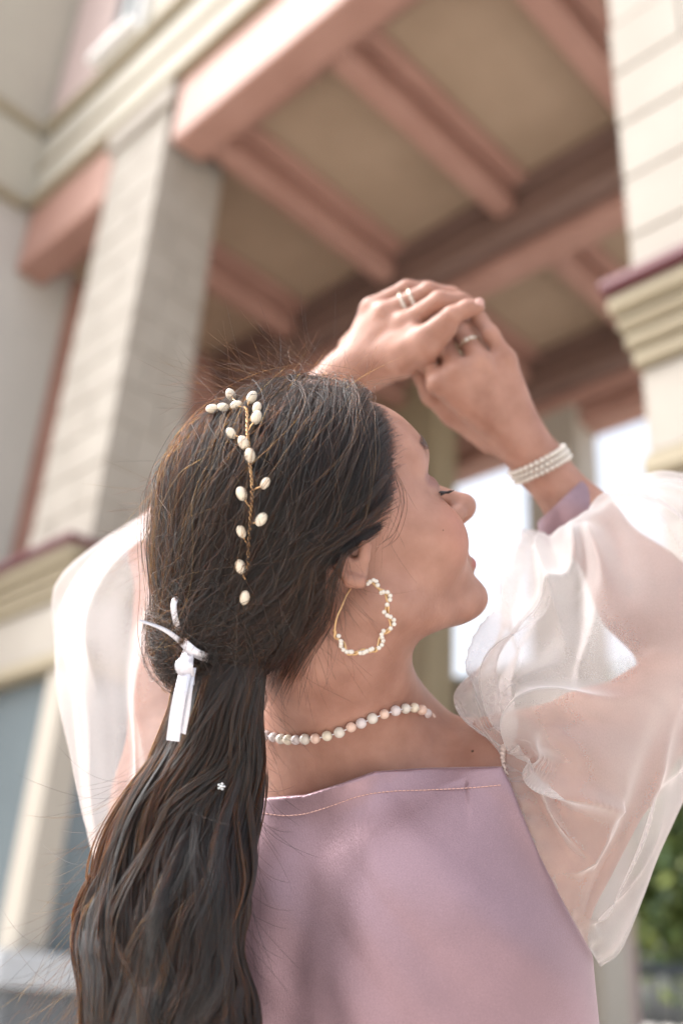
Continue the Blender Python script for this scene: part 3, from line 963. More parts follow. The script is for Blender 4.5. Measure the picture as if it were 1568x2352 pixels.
for k in range(4):
    FOLD_L.append((.6 + k * .7 + _rf.uniform(-.1, .1), _rf.uniform(-.8, 1.0), _rf.uniform(-.2, .2), _rf.uniform(.1, .4), _rf.uniform(.6, .9), _rf.uniform(.006, .014), _rf.uniform(.05, .09)))
XL = sleeve_cloth(ringsL, 8, FOLD_L)
SLEEVE_L = tube_obj('sleeve', XL, M_ORG, PERSON, subsurf=1)
SLEEVE_L['label'] = 'sheer white puff sleeve over the left arm, behind the hair'
# satin cuffs
def cuff(r0, r1, label):
    prof = catmull(np.array([r0, r0 * .55 + r1 * .45 , r1]), 7)
    c = prof.mean(1, keepdims=True)
    bulge = np.sin(np.linspace(0, math.pi, 7))[:, None, None] * .06
    prof = prof + (prof - c) * bulge
    inner = prof[::-1] * 1.0
    ci = inner.mean(1, keepdims=True)
    inner = ci + (inner - ci) * .93
    X = np.concatenate([prof, inner, prof[:1]])
    o = tube_obj('cuff', X, M_SATIN, PERSON)
    o['label'] = label
cuff(ring((1233, 1200), (1344, 1096), .945, .034, 48), ring((1254, 1256), (1406, 1160), .945, .038, 48), 'mauve satin cuff at the right wrist')
cuff(ring((755, 975), (690, 890), .98, .030, 48), ring((722, 1005), (640, 938), .985, .031, 48), 'mauve satin cuff at the left wrist')
# ------------------------------------------------------------------ hair
M_HAIRBASE = principled('hair_mass', (.016, .010, .007), .55, (200, .6, (.028, .017, .011)), (260, .6, .002))

def hair_material(name, melanin, red, rnd):
    m, nt, b, out = new_mat(name)
    nt.nodes.remove(b)
    h = nt.nodes.new('ShaderNodeBsdfHairPrincipled')
    h.model = 'CHIANG'
    h.parametrization = 'MELANIN'
    h.inputs['Melanin'].default_value = melanin
    h.inputs['Melanin Redness'].default_value = red
    h.inputs['Roughness'].default_value = .32
    h.inputs['Radial Roughness'].default_value = .45
    h.inputs['Coat'].default_value = .0
    h.inputs['Random Color'].default_value = rnd
    h.inputs['Random Roughness'].default_value = .3
    hi = nt.nodes.new('ShaderNodeHairInfo')
    nt.links.new(hi.outputs['Random'], h.inputs['Random'])
    nt.links.new(h.outputs[0], out.inputs['Surface'])
    return m
M_HAIR = hair_material('dark_hair', .965, .45, .3)
M_HAIR_MID = hair_material('mid_brown_hair', .87, .42, .35)
M_HAIR_LIGHT = hair_material('brown_hair', .70, .72, .3)

def strands(name, P, rad, mat, parent):
    """P: (n, k, 3) camera-frame points, rad: root radius; native hair curves"""
    n, k = P.shape[:2]
    hc = bpy.data.hair_curves.new(name)
    hc.add_curves([k] * n)
    W = cam2world(P.reshape(-1, 3)).astype(np.float32)
    hc.points.foreach_set('position', W.ravel())
    t = np.linspace(0, 1, k)[None]
    prof = np.minimum(1, .45 + t * 6) * np.minimum(1, (1 - t) * 5 + .15)
    r = (np.asarray(rad).reshape(-1, 1) * prof).astype(np.float32)
    at = hc.attributes.get('radius') or hc.attributes.new('radius', 'FLOAT', 'POINT')
    at.data.foreach_set('value', np.broadcast_to(r, (n, k)).ravel().astype(np.float32))
    hc.materials.append(mat)
    return link(name, hc, parent)

TIE = q(440, 1488, .696)
HAIR_TOP = Group([
    ('u', hell(.006, 0, .047, .098, .083, .086), 0),
    ('u', Ell(q(520, 1185, .735), (.036, .062, .050)), .03),
    ('u', Ell(q(480, 1330, .712), (.026, .034, .036)), .03),
    ('u', Cone(q(500, 1330, .710), TIE, .018, .010), .03),
    ('u', Cone(q(740, 1340, .700), q(560, 1470, .697), .026, .028), .03),
    ('u', Cone(q(720, 1290, .690), TIE, .022, .018), .03),
])
HAIRLINE = [(850, 700), (868, 930), (884, 968), (893, 1010), (897, 1060), (899, 1110), (903, 1160), (893, 1200), (868, 1218), (836, 1222), (798, 1222), (764, 1258),
            (762, 1330), (760, 1390), (738, 1440), (690, 1490), (640, 1530), (600, 1800), (100, 1800), (100, 700)]
def px(p):
    return np.stack([784 + p[:, 0] / p[:, 2] * FPX, 1176 - p[:, 1] / p[:, 2] * FPX], 1)
def hair_base_fn(p, bc=None, br=0):
    d = HAIR_TOP(p, bc, br)
    if bc is not None and d.min() > .03: return d
    c = polyseg_dist(px(p), HAIRLINE) * p[:, 2] / FPX
    return smax(d + .004, c + .004, .010)
v_, f_ = mesh_sdf(hair_base_fn, (-.30, -.20, .55), (.15, .20, .98), .0024)
HAIR = mesh_obj('hair', cam2world(v_), f_, M_HAIRBASE, PERSON)
print('hair base', len(v_))

# --- strands combed over the head towards the tie
def comb(starts, lift, steps, step, jitter, rg, wob=1.0):
    n = len(starts)
    P = starts.copy()
    out = [P.copy()]
    ph = rg.uniform(0, 6.28, (n, 3)); fr = rg.uniform(14, 42, (n, 3)); am = rg.normal(0, jitter, (n, 3))
    lim = rg.normal(0, .012, (n, 3)) * np.array([.6, 1.0, .6])
    tgt = TIE + lim
    for i in range(steps):
        to = tgt - P
        dist = np.linalg.norm(to, axis=1, keepdims=True)
        d = to / (dist + 1e-6)
        down = -HU * .9 - HF * .15
        k = np.clip((dist - .05) / .16, 0, 1)
        d = d + down * .75 * k ** 1.3
        edge = polyseg_dist(px(P), HAIRLINE)[:, None]            # keep off the face
        d = d - (HF * .8 - HU * .25) * np.clip((edge + 60) / 60, 0, 1.3) * np.clip(dist / .1, 0, 1) * 1.5
        s = i * step
        d = d + am * np.sin(ph + fr * s) * wob
        g = grad(HAIR_TOP, P)
        d = d - g * np.einsum('ij,ij->i', d, g)[:, None]
        d /= np.linalg.norm(d, axis=1, keepdims=True) + 1e-9
        mv = np.minimum(step, dist * .35)
        P = P + d * mv
        e = HAIR_TOP(P) - lift * min(1, (i + 1) / 4)
        P = P - grad(HAIR_TOP, P) * e[:, None]
        out.append(P.copy())
    return np.stack(out, 1)

def surface_points(n, rg, poly=HAIRLINE):
    """points scattered over the hair-covered head, both sides"""
    got = []
    while sum(map(len, got)) < n:
        d = rg.normal(size=(n * 2, 3)); d /= np.linalg.norm(d, axis=1, keepdims=True)
        c = hp(-.01, 0, .03)
        P = c + d * .15
        for i in range(12):
            P = P - d * HAIR_TOP(P)[:, None] * .9
        inside = polyseg_dist(px(P), poly) * P[:, 2] / FPX < -.001
        ok = inside & (np.abs(HAIR_TOP(P)) < .002)
        # mostly the side we see
        keep = ok & ((grad(HAIR_TOP, P)[:, 2] < .35) | (rg.random(len(P)) < .25))
        got.append(P[keep])
    return np.concatenate(got)[:n]

rgh = np.random.default_rng(21)
S0 = surface_points(15000, rgh)
# gather into locks: many strands share the wobble of a nearby leader
lift = np.abs(rgh.normal(.0, .0022, len(S0))) - .0012
P1 = comb(S0, lift, 22, .0075, .15, rgh)
lock = np.repeat(snoise(P1[:, 8], 85, 31, 3)[:, None], P1.shape[1], 1) * np.sin(np.linspace(0.25, 2.9, P1.shape[1]))[None] + .4 * snoise(P1.reshape(-1, 3), 60, 32).reshape(P1.shape[:2])
g1 = grad(HAIR_TOP, P1.reshape(-1, 3)).reshape(P1.shape)
P1 = P1 + g1 * (lock * .0032)[..., None]
def inside(P, tol=7):
    e = polyseg_dist(px(P.reshape(-1, 3)), HAIRLINE).reshape(P.shape[:2])
    return e.max(1) < tol
P1 = P1[inside(P1)]
strands('hair_strands', P1, rgh.uniform(.00009, .00019, len(P1)), M_HAIR, HAIR)
# strands springing from the hairline round the face: rooted in the skin, thinning towards the forehead
hl = catmull([(846, 905), (868, 935), (884, 968), (893, 1010), (897, 1060), (899, 1110), (903, 1160), (893, 1200), (868, 1218), (836, 1222), (800, 1224)], 3400)
hl = hl + np.stack([np.abs(rgh.normal(0, 14, len(hl))) * np.clip((np.arange(len(hl)) < 2500) + .2, 0, 1) - 10, rgh.normal(0, 5, len(hl))], 1)
Ps, ok = trace(BODY, hl)
Ph, ok2 = trace(HAIR_TOP, hl - np.array([14, 0]))
ok &= ok2
Ps, Ph = Ps[ok], Ph[ok]
P2 = comb(Ph, np.abs(rgh.normal(.0005, .002, len(Ph))), 26, .0078, .2, rgh)
for k, w in enumerate((1, .72, .38, .12)):
    P2[:, k] = P2[:, k] * (1 - w) + (Ps + (P2[:, min(k + 1, 4)] - Ps) * (.18 * k)) * w
keep = inside(P2[:, 5:], 10)
P2 = P2[keep]
strands('hairline_strands', P2, rgh.uniform(.00007, .00015, len(P2)), M_HAIR, HAIR)
# wisps let down in front of and over the ear, sweeping back to the nape
def wisps(poly, n, jit, nk=26, push=.006):
    c = catmull(np.array(poly, float), nk)
    CC = []
    for i in range(n):
        o = rgh.normal(0, jit, 2)
        w = np.linspace(.25, 1, nk)[:, None]
        cc = c + o * w + np.stack([np.sin(np.linspace(0, rgh.uniform(2, 7), nk) + rgh.uniform(0, 6)), np.cos(np.linspace(0, rgh.uniform(2, 7), nk))], 1) * rgh.uniform(1, 5)
        CC.append(cc)
    off = np.repeat(.0015 + push * rgh.random(n), nk)
    return trace(HEADTOP, np.concatenate(CC), off=off, it=45, d0=.58)[0].reshape(n, nk, 3)
HEADTOP = Group([('u', HAIR_TOP, 0), ('u', Group([('u', NECK, 0), ('u', HEAD, .02)]), 0)])
W = [wisps([(888, 1090), (840, 1150), (770, 1215), (680, 1310), (590, 1400)], 70, 11),
     wisps([(897, 1140), (850, 1185), (775, 1240), (690, 1340), (600, 1440)], 60, 10),
     wisps([(870, 1225), (800, 1275), (762, 1330), (700, 1420), (640, 1520)], 10, 9),
     wisps([(790, 1270), (765, 1340), (745, 1420), (690, 1500), (640, 1580)], 60, 16),
     wisps([(720, 1300), (700, 1400), (660, 1500), (615, 1600)], 60, 20),
     wisps([(905, 1080), (925, 1130), (928, 1180), (910, 1235), (880, 1260)], 5, 8)]
strands('wisp_strands', np.concatenate(W), .00012, M_HAIR_MID, HAIR)
# loose, lighter strands lying off the surface
S3 = surface_points(1700, rgh)
P3 = comb(S3, np.abs(rgh.normal(.003, .004, len(S3))), 22, .008, .5, rgh)
P3 = P3[inside(P3, 12)]
strands('loose_strands', P3, rgh.uniform(.0001, .00016, len(P3)), M_HAIR_MID, HAIR)

# --- the long tail down the back
TV = np.array([1370, 1480, 1560, 1640, 1720, 1800, 1900, 2000, 2100, 2200, 2300, 2420, 2560, 2720, 2900.])
TL = np.array([430, 404, 402, 374, 342, 316, 278, 238, 202, 176, 178, 200, 230, 270, 310.])
TR = np.array([690, 636, 612, 602, 598, 596, 592, 584, 570, 556, 552, 552, 548, 530, 500.])
TD = np.array([.702, .694, .690, .690, .690, .688, .683, .672, .657, .645, .635, .622, .606, .590, .575])
TH = np.array([.016, .020, .024, .028, .030, .032, .034, .036, .036, .036, .036, .034, .030, .026, .02])
def tail_point(t, a, b):
    """t 0..1 down the tail, a -1..1 across, b -1..1 through"""
    x = t * (len(TV) - 1)
    k = np.arange(len(TV))
    v = np.interp(x, k, TV); l = np.interp(x, k, TL); r = np.interp(x, k, TR); d = np.interp(x, k, TD); h = np.interp(x, k, TH)
    u = (l + r) / 2 + (r - l) / 2 * a
    z = d + h * b * np.sqrt(np.maximum(1 - a * a, .08))
    return np.stack([(u - 784) / FPX * z, (1176 - v) / FPX * z, z], -1)
tt, an = np.meshgrid(np.linspace(0, 1, 60), np.linspace(0, 2 * math.pi, 48, endpoint=False), indexing='ij')
X = tail_point(tt, np.cos(an) * .80, np.sin(an) * .75)
n_ = snoise(X.reshape(-1, 3) * np.array([1, .25, 1]), 120, 77).reshape(tt.shape)
X[..., 2] += n_ * .003
core = tube_obj('hair_length', X, M_HAIRBASE, HAIR)

def tail_strands(nw, per, nk, rg, nlock, spread, amp, t0=(0, .25), t1=(.8, 1.0), bb=(-1, .3), arange=(-1, 1), hair=.030):
    """locks made of wisps made of single hairs, all waving together"""
    la = rg.uniform(*arange, nlock); lb = rg.uniform(*bb, nlock)
    lw = rg.uniform(4, 9, nlock); lp = rg.uniform(0, 6.28, nlock); lam = rg.normal(0, amp, nlock)
    ldr = rg.normal(0, .25, nlock); lsp = rg.uniform(.4, 1.3, nlock) * spread
    li = rg.integers(0, nlock, nw)
    col = lambda x: np.repeat(x, per)[:, None]
    s = np.linspace(0, 1, nk)[None]
    a0 = rg.uniform(*t0, nw); a1 = rg.uniform(*t1, nw)
    n = nw * per
    t = (col(a0) + rg.normal(0, .01, (n, 1))) + (col(a1) - col(a0) + rg.normal(0, .02, (n, 1))) * s
    t = np.clip(t, 0, 1)
    wa = col(rg.normal(0, 1, nw) * lsp[li]); wb = col(rg.normal(0, 1, nw) * lsp[li])
    L = lambda x: col(x[li])
    wide = np.clip(.30 + t * 2.2, .30, 1)
    a = L(la) + L(ldr) * t + (L(lam) * np.sin(L(lw) * t + L(lp)) + wa * (.7 + .6 * np.sin(t * 11 + L(lp)))) * wide
    b = L(lb) + .6 * L(lam) * np.cos(L(lw) * t + L(lp)) + wb
    wph = col(rg.uniform(0, 6.28, nw)); wfr = col(rg.uniform(9, 26, nw)); wam = col(np.abs(rg.normal(0, .035, nw)))
    a = a + wam * np.sin(wfr * t + wph) * wide; b = b + 1.4 * wam * np.cos(wfr * t + wph) * wide
    clump = 1.25 - .8 * np.sin(np.clip(s * 1.15, 0, 1) * 3.1416)
    a = a + rg.normal(0, hair, (n, 1)) * clump; b = b + rg.normal(0, hair * 2, (n, 1)) * clump
    a = a + rg.normal(0, .010, (n, 1)) * np.sin(t * rg.uniform(10, 30, (n, 1)) + rg.uniform(0, 6.28, (n, 1)))
    a = np.tanh(a * 1.15) * 1.04
    a = a * (1 + .06 * np.sin(t * 17 + L(lp)) + col(rg.normal(0, .03, nw)))
    # big soft curls shared by neighbouring locks
    P = tail_point(t, a, np.clip(b, -1.3, 1))
    c = np.clip((t - .12) / .4, 0, 1)
    K = np.stack([t * 2.0, a * .55, L(lp) * .16 + t * 0], -1).reshape(-1, 3)
    P[..., 0] += .0062 * c * snoise(K, 5.6, 41).reshape(t.shape) * 2.2
    P[..., 2] += .0060 * c * snoise(K, 6.0, 42).reshape(t.shape) * 2.0
    return P
for (n, per, nl, sp_, am_, kw, mt, rr_) in (
        (1300, 9, 110, .11, .22, {}, M_HAIR, (.0001, .0002)),
        (950, 8, 90, .10, .24, dict(bb=(-1.2, -.5), t0=(0, .07)), M_HAIR, (.0001, .0002)),
        (700, 8, 70, .10, .26, dict(bb=(-1.25, -.6), t0=(0, .07)), M_HAIR_MID, (.0001, .00019)),
        (220, 6, 40, .12, .28, dict(bb=(-1.25, -.8), t0=(.01, .07)), M_HAIR_LIGHT, (.00009, .00016)),
        (230, 9, 22, .06, .10, dict(t0=(.02, .2), bb=(-.8, .3), arange=(-1.2, -.9)), M_HAIR_LIGHT, (.00009, .00017)),
        (60, 8, 30, .06, .10, dict(t0=(.1, .5), t1=(.5, .95), bb=(-1.1, -.2), arange=(.85, 1.2)), M_HAIR, (.00009, .00016))):
    P4 = tail_strands(n, per, 40, rgh, nl, sp_, am_, **kw)
    strands('hair_strands', P4, rgh.uniform(*rr_, len(P4)), mt, HAIR)

# --- flyaways
def fly(starts, dirs, length, curl, nk, rg, grav=.25):
    n = len(starts)
    d = dirs / np.linalg.norm(dirs, axis=1, keepdims=True)
    ax = rg.normal(size=(n, 3)); ax -= d * np.einsum('ij,ij->i', ax, d)[:, None]; ax /= np.linalg.norm(ax, axis=1, keepdims=True)
    k = rg.normal(0, curl, n)[:, None]
    k2 = rg.normal(0, curl * .7, n)[:, None]; ph = rg.uniform(0, 6.28, n)[:, None]
    P = starts.copy(); out = [P.copy()]
    st = (np.asarray(length).reshape(-1, 1)) / nk
    for i in range(nk):
        d = d + (ax * (k + k2 * np.sin(ph + i * .5)) - UPT * grav * .8) * st * 12
        d /= np.linalg.norm(d, axis=1, keepdims=True)
        P = P + d * st
        out.append(P.copy())
    return np.stack(out, 1)
def fly_from(poly, n, dir2, spread, ln, curl, rg, grav=.2, fn=HAIR_TOP, jit=8):
    c = catmull(poly, n) + rg.normal(0, jit, (n, 2))
    P, ok = trace(fn, c)
    miss = ~ok
    if miss.any(): P[miss] = np.stack([q(u, v, .77) for u, v in c[miss]])
    d = np.array([dir2[0], -dir2[1], 0.0]) + rg.normal(0, spread, (n, 3))
    return fly(P, d, rg.uniform(*ln, n), curl, 18, rg, grav)
FL = [
    fly_from([(500, 945), (600, 905), (700, 870), (800, 868)], 130, (-.8, -.5), .35, (.03, .085), .8, rgh),
    fly_from([(560, 935), (640, 900), (760, 880), (840, 900)], 80, (.5, -.5), .5, (.015, .05), .9, rgh),
    fly_from([(380, 1080), (356, 1180), (362, 1280), (400, 1360)], 60, (-.5, .3), .35, (.02, .06), .8, rgh),
    fly_from([(880, 960), (895, 1060), (900, 1150), (880, 1225)], 26, (.1, .8), .3, (.01, .03), 1.4, rgh),
    fly_from([(780, 1280), (740, 1400), (660, 1490), (620, 1560)], 170, (.1, .9), .4, (.02, .07), 1.5, rgh, jit=18),
    fly_from([(640, 1300), (560, 1380), (500, 1440)], 90, (-.3, .8), .6, (.03, .08), 1.0, rgh, jit=40),
    fly_from([(600, 1000), (700, 1100), (760, 1200), (640, 1250)], 120, (-.2, .8), .6, (.03, .08), 1.0, rgh, jit=60),
]
strands('flyaway_strands', np.concatenate(FL), .00006, M_HAIR_MID, HAIR)
# strays blown off the left side of the tail
nS = 230
t = rgh.uniform(.28, .80, nS)
S = tail_point(t, rgh.uniform(-1.02, -.75, nS), rgh.uniform(-.8, .3, nS))
d = np.stack([rgh.normal(-.55, .3, nS), rgh.normal(-.75, .2, nS), rgh.normal(-.25, .15, nS)], 1)
strands('flyaway_strands', fly(S, d, rgh.uniform(.03, .11, nS), 1.7, 20, rgh, .08), .00007, M_HAIR_MID, HAIR)
nS = 160
t = rgh.uniform(.15, .75, nS)
S = tail_point(t, rgh.uniform(.7, 1.0, nS), rgh.uniform(-.9, -.2, nS))
d = np.stack([rgh.normal(.35, .3, nS), rgh.normal(-.85, .2, nS), rgh.normal(-.3, .12, nS)], 1)
strands('flyaway_strands', fly(S, d, rgh.uniform(.02, .06, nS), 1.9, 18, rgh, .05), .00007, M_HAIR, HAIR)
# ------------------------------------------------------------------ jewellery and small things she wears
def pearl_mat(name, col):
    m = principled(name, col, .22, (90, .35, tuple(c * .9 for c in col)))
    b = m.node_tree.nodes['Principled BSDF']
    b.inputs['Coat Weight'].default_value = 1.0
    b.inputs['Coat Roughness'].default_value = .06
    b.inputs['Sheen Weight'].default_value = .2
    b.inputs['Subsurface Weight'].default_value = .0
    return m
M_PEARL = pearl_mat('pearl_cream', (.66, .58, .46))
M_PEARL_W = pearl_mat('pearl_white', (.60, .55, .49))
M_PEARL_P = pearl_mat('pearl_peach', (.66, .46, .37))
M_PEARL_L = pearl_mat('pearl_lilac', (.58, .51, .51))
M_GOLD = principled('gold_wire', (.62, .40, .21), .3, (300, .5, (.52, .33, .17)), Metallic=1.0)
M_RIBBON = satin_material('white_ribbon', (.72, .72, .78))

def sphere_mesh(name, mat, rx=1, ry=1, rz=1, seg=14, rin=9):
    V = [(0, 0, rz)]
    for i in range(1, rin):
        a = math.pi * i / rin
        for j in range(seg):
            b = 2 * math.pi * j / seg
            V.append((rx * math.sin(a) * math.cos(b), ry * math.sin(a) * math.sin(b), rz * math.cos(a)))
    V.append((0, 0, -rz)); n = len(V) - 1
    F = [(0, 1 + j, 1 + (j + 1) % seg) for j in range(seg)]
    for i in range(rin - 2):
        for j in range(seg):
            o = 1 + i * seg
            F.append((o + j, o + seg + j, o + seg + (j + 1) % seg, o + (j + 1) % seg))
    o = 1 + (rin - 2) * seg
    F += [(o + j, n, o + (j + 1) % seg) for j in range(seg)]
    return mesh_data(name, V, F, mat)

def place(name, me, pos, parent, scale=1.0, axis=None, roll=0.0):
    """a shared mesh set at a camera-frame position, its z axis along axis"""
    o = bpy.data.objects.new(name, me)
    COL.objects.link(o)
    o.parent = parent
    o.matrix_parent_inverse = Matrix.Translation(parent.location).inverted() if parent.parent is None else Matrix()
    w = cam2world(np.asarray(pos)[None])[0]
    rot = Matrix()
    if axis is not None:
        a = axis[0] * CR + axis[1] * CU + axis[2] * CF
        rot = Vector(a).to_track_quat('Z', 'Y').to_matrix().to_4x4()
    o.matrix_basis = Matrix.Translation(Vector(w)) @ rot @ Matrix.Diagonal((scale, scale, scale, 1)) if np.isscalar(scale) else \
        Matrix.Translation(Vector(w)) @ rot @ Matrix.Diagonal((*scale, 1))
    return o

def tube(name, path, r, mat, parent, seg=8, closed=False):
    P = np.asarray(path, float)
    T = np.gradient(P, axis=0); T /= np.linalg.norm(T, axis=1, keepdims=True) + 1e-12
    up = np.array([.13, .3, .94])
    X = np.cross(T, up); X /= np.linalg.norm(X, axis=1, keepdims=True) + 1e-9
    Y = np.cross(T, X)
    an = np.arange(seg) / seg * 2 * math.pi
    rr = np.broadcast_to(np.asarray(r, float), (len(P),))[:, None, None]
    R = P[:, None] + rr * (np.cos(an)[None, :, None] * X[:, None] + np.sin(an)[None, :, None] * Y[:, None])
    R[0] = P[0] + (R[0] - P[0]) * .3; R[-1] = P[-1] + (R[-1] - P[-1]) * .3
    return tube_obj(name, R, mat, parent)

def join_tubes(name, paths, r, mat, parent, seg=7):
    V, F = [], []
    for P in paths:
        P = np.asarray(P, float)
        T = np.gradient(P, axis=0); T /= np.linalg.norm(T, axis=1, keepdims=True) + 1e-12
        X = np.cross(T, np.array([.13, .3, .94])); X /= np.linalg.norm(X, axis=1, keepdims=True) + 1e-9
        Y = np.cross(T, X); an = np.arange(seg) / seg * 2 * math.pi
        R = P[:, None] + r * (np.cos(an)[None, :, None] * X[:, None] + np.sin(an)[None, :, None] * Y[:, None])
        o = len(V); V += list(R.reshape(-1, 3))
        for i in range(len(P) - 1):
            for j in range(seg):
                F.append((o + i * seg + j, o + i * seg + (j + 1) % seg, o + (i + 1) * seg + (j + 1) % seg, o + (i + 1) * seg + j))
    return mesh_obj(name, cam2world(np.array(V)), np.array(F), mat, parent)

def jewel(name, p, label, cat):
    w = cam2world(np.asarray(p)[None])[0]
    return empty(name, w, label, cat)

def on_hair(uv, off):
    uv = np.atleast_2d(np.asarray(uv, float))
    P, ok = trace(HAIR_TOP, uv, off=off)
    z = np.interp(uv[:, 1], [900, 1480], [.735, .69])
    for i in np.where(~ok)[0]:
        P[i] = q(uv[i, 0], uv[i, 1], z[i])
    return P

# --- hair vine
vine = jewel('hair_vine', on_hair([(572, 1060)], .004)[0], 'gold wire hair vine with oval cream pearls pinned down the dark hair', 'hair vine')
main = catmull([(561, 934), (567, 945), (568, 990), (571, 1020), (573, 1060), (578, 1100), (578, 1150), (574, 1200), (570, 1270), (566, 1330), (556, 1400), (547, 1485)], 260)
MP = on_hair(main, .0045)
tw = np.arange(260) * .55
wires = []
for ph in (0, math.pi):
    W = MP.copy(); W[:, 0] += .00075 * np.cos(tw + ph); W[:, 2] += .00075 * np.sin(tw + ph)
    wires.append(W)
join_tubes('wire', [w_[:205] for w_ in wires], .00048, M_GOLD, vine)
pm = sphere_mesh('pearl', M_PEARL, .0034, .0034, .0048)
PE = [((488, 939), (505, 938), 85), ((513, 935), (527, 934), 100), ((542, 930), (556, 936), 70), ((530, 907), (541, 924), -25), ((578, 913), (568, 932), 30),
      ((590, 937), (573, 968), 15), ((589, 959), (570, 990), 20), ((531, 995), (560, 1008), -35), ((559, 1017), (571, 1034), -25), ((574, 1046), (573, 1062), -10),
      ((609, 1110), (580, 1128), 30), ((555, 1134), (577, 1170), -25), ((600, 1193), (574, 1206), 35), ((554, 1221), (571, 1256), -25), ((552, 1302), (566, 1338), -15), ((562, 1373), (558, 1400), 10)]
for (c, root, deg) in PE:
    p = on_hair([c], .0062)[0]; r = on_hair([root], .0045)[0]
    a = math.radians(deg)
    place('pearl', pm, p, vine, 1 + .09 * math.sin(c[0] * 1.7), np.array([math.sin(a), math.cos(a), .05]))
    mid = (p + r) / 2 + np.array([0, 0, -.001])
    j = catmull([r, mid, p], 10)
    tw2 = np.arange(10) * .9
    tube('twig', j + np.stack([np.cos(tw2), np.sin(tw2), tw2 * 0], 1) * .0003, .00055, M_GOLD, vine, 6)

# --- hoop earring
ear0 = q(838, 1342, .672)
hoop_uv = catmull([(838, 1336), (858, 1341), (876, 1350), (884, 1372), (893, 1398), (895, 1425), (886, 1452), (876, 1474), (856, 1490), (836, 1499), (812, 1499), (790, 1488), (776, 1470), (769, 1447), (773, 1420), (784, 1394), (795, 1368), (806, 1350)], 220)
hc_ = hoop_uv.mean(0); hr_ = hoop_uv - hc_; hn_ = hr_ / np.linalg.norm(hr_, axis=1, keepdims=True)
hoop_uv = hoop_uv + hn_ * (6.5 * np.sin(np.linspace(0, 1, 220) * 6.28 * 7) * np.clip(np.linspace(0, 1, 220) * 8, 0, 1) * np.clip((.78 - np.linspace(0, 1, 220)) * 8, 0, 1))[:, None]
hoop = jewel('hoop_earring', ear0, 'twisted gold hoop earring set with tiny pearls hanging from the ear', 'earring')
dz = np.interp(np.arange(220), [0, 40, 110, 180, 219], [.668, .660, .657, .660, .668])
HPt = np.stack([(hoop_uv[:, 0] - 784) / FPX * dz, (1176 - hoop_uv[:, 1]) / FPX * dz, dz], 1)
tw = np.arange(220) * .24
paths = []
for ph in (0, math.pi):
    W = HPt.copy(); W[:, 0] += .0009 * np.cos(tw + ph); W[:, 1] += .0005 * np.sin(tw + ph); W[:, 2] += .0009 * np.sin(tw + ph)
    paths.append(W[:168])
join_tubes('twisted_hoop', paths, .00085, M_GOLD, hoop)
tube('post', HPt[160:], .0006, M_GOLD, hoop)
sp = sphere_mesh('pearl', M_PEARL_W, 1, 1, 1, 12, 8)
T = np.gradient(HPt, axis=0); T /= np.linalg.norm(T, axis=1, keepdims=True)
N1 = np.cross(T, np.array([0, 0, 1.])); N1 /= np.linalg.norm(N1, axis=1, keepdims=True)
i = 4
while i < 160:
    ph = i * .24
    if (i % 26) < 22:
        off = N1[i] * .0019 * math.cos(ph) + np.array([0, 0, -1]) * (.0006 + .0014 * abs(math.sin(ph)))
        place('pearl', sp, HPt[i] + off, hoop, .00155)
    i += 3 if (i // 3) % 2 else 4
# --- necklace
NKV = Group([('u', TORSO, 0), ('u', NECK, .045)])
nk = [(590, 1684), (610, 1690), (628, 1694), (645, 1698), (661, 1699.5), (679, 1700), (700, 1698.5), (724, 1697), (751, 1691), (779, 1683), (806, 1671), (829, 1662), (855, 1651), (882, 1641), (908, 1633), (931, 1628), (951, 1626)]
NP, ok = trace(NKV, nk, off=.0026)
tail_ = [(968, 1631), (980, 1639), (989, 1648), (994, 1658)]
zlast = NP[-1, 2]
ext = np.array([q(u, v, zlast + .009 * (k + 1)) for k, (u, v) in enumerate(tail_)])
NP = np.concatenate([NP, ext])
# carry on round the front of the throat, out of sight
p0, p1 = NP[-1], NP[0]
cfront = NB - BT * .085 + UPT * -.03 + XT * .01
arc = catmull([NP[-1], (NP[-1] + cfront) / 2 + XT * .03 - UPT * .004, cfront, (NP[0] + cfront) / 2 - XT * .035 - UPT * .004, NP[0]], 40)
neck_ = jewel('pearl_necklace', NP[8], 'pearl necklace of mixed white, peach and lilac pearls round the neck', 'necklace')
string = np.concatenate([NP, arc])
tube('string', catmull(string, 260), .0005, M_RIBBON, neck_, 6)
meshes = [sphere_mesh('pearl', m_, 1, 1, .96, 16, 11) for m_ in (M_PEARL_W, M_PEARL_P, M_PEARL_L, M_PEARL)]
seq = [3, 2, 2, 0, 3, 2, 0, 1, 3, 0, 1, 2, 0, 1, 2, 0, 3, 1, 2, 1, 0]
for i, p in enumerate(NP):
    place('pearl', meshes[seq[i % len(seq)]], p, neck_, .0040 * (1 + .05 * math.sin(i * 2.3)))
# --- bracelet
ax = (ER - WR) / np.linalg.norm(ER - WR)
ax2 = q(1285, 1150, .952) - q(1240, 1062, .95); ax2 /= np.linalg.norm(ax2)
c0 = q(1240, 1066, .950)
e1 = np.cross(ax2, np.array([0, 0, 1.])); e1 /= np.linalg.norm(e1); e2 = np.cross(ax2, e1)
brace = jewel('pearl_bracelet', c0, 'three row cream pearl bracelet on the raised right wrist', 'bracelet')
bp = sphere_mesh('pearl', M_PEARL_W, 1, 1, 1, 12, 8)
for row in range(3):
    n = 34
    for k in range(n):
        an = 2 * math.pi * (k + .5 * (row % 2)) / n
        d = e1 * math.cos(an) + e2 * math.sin(an)
        t = .02
        for it in range(12):
            t -= (Group([('u', ARM_R, 0), ('u', HAND_R, .008)])((c0 + ax2 * (row - 1) * .0043 + d * t)[None])[0] - .0018) * .8
        place('pearl', bp, c0 + ax2 * (row - 1) * .0052 + d * t, brace, .00262)
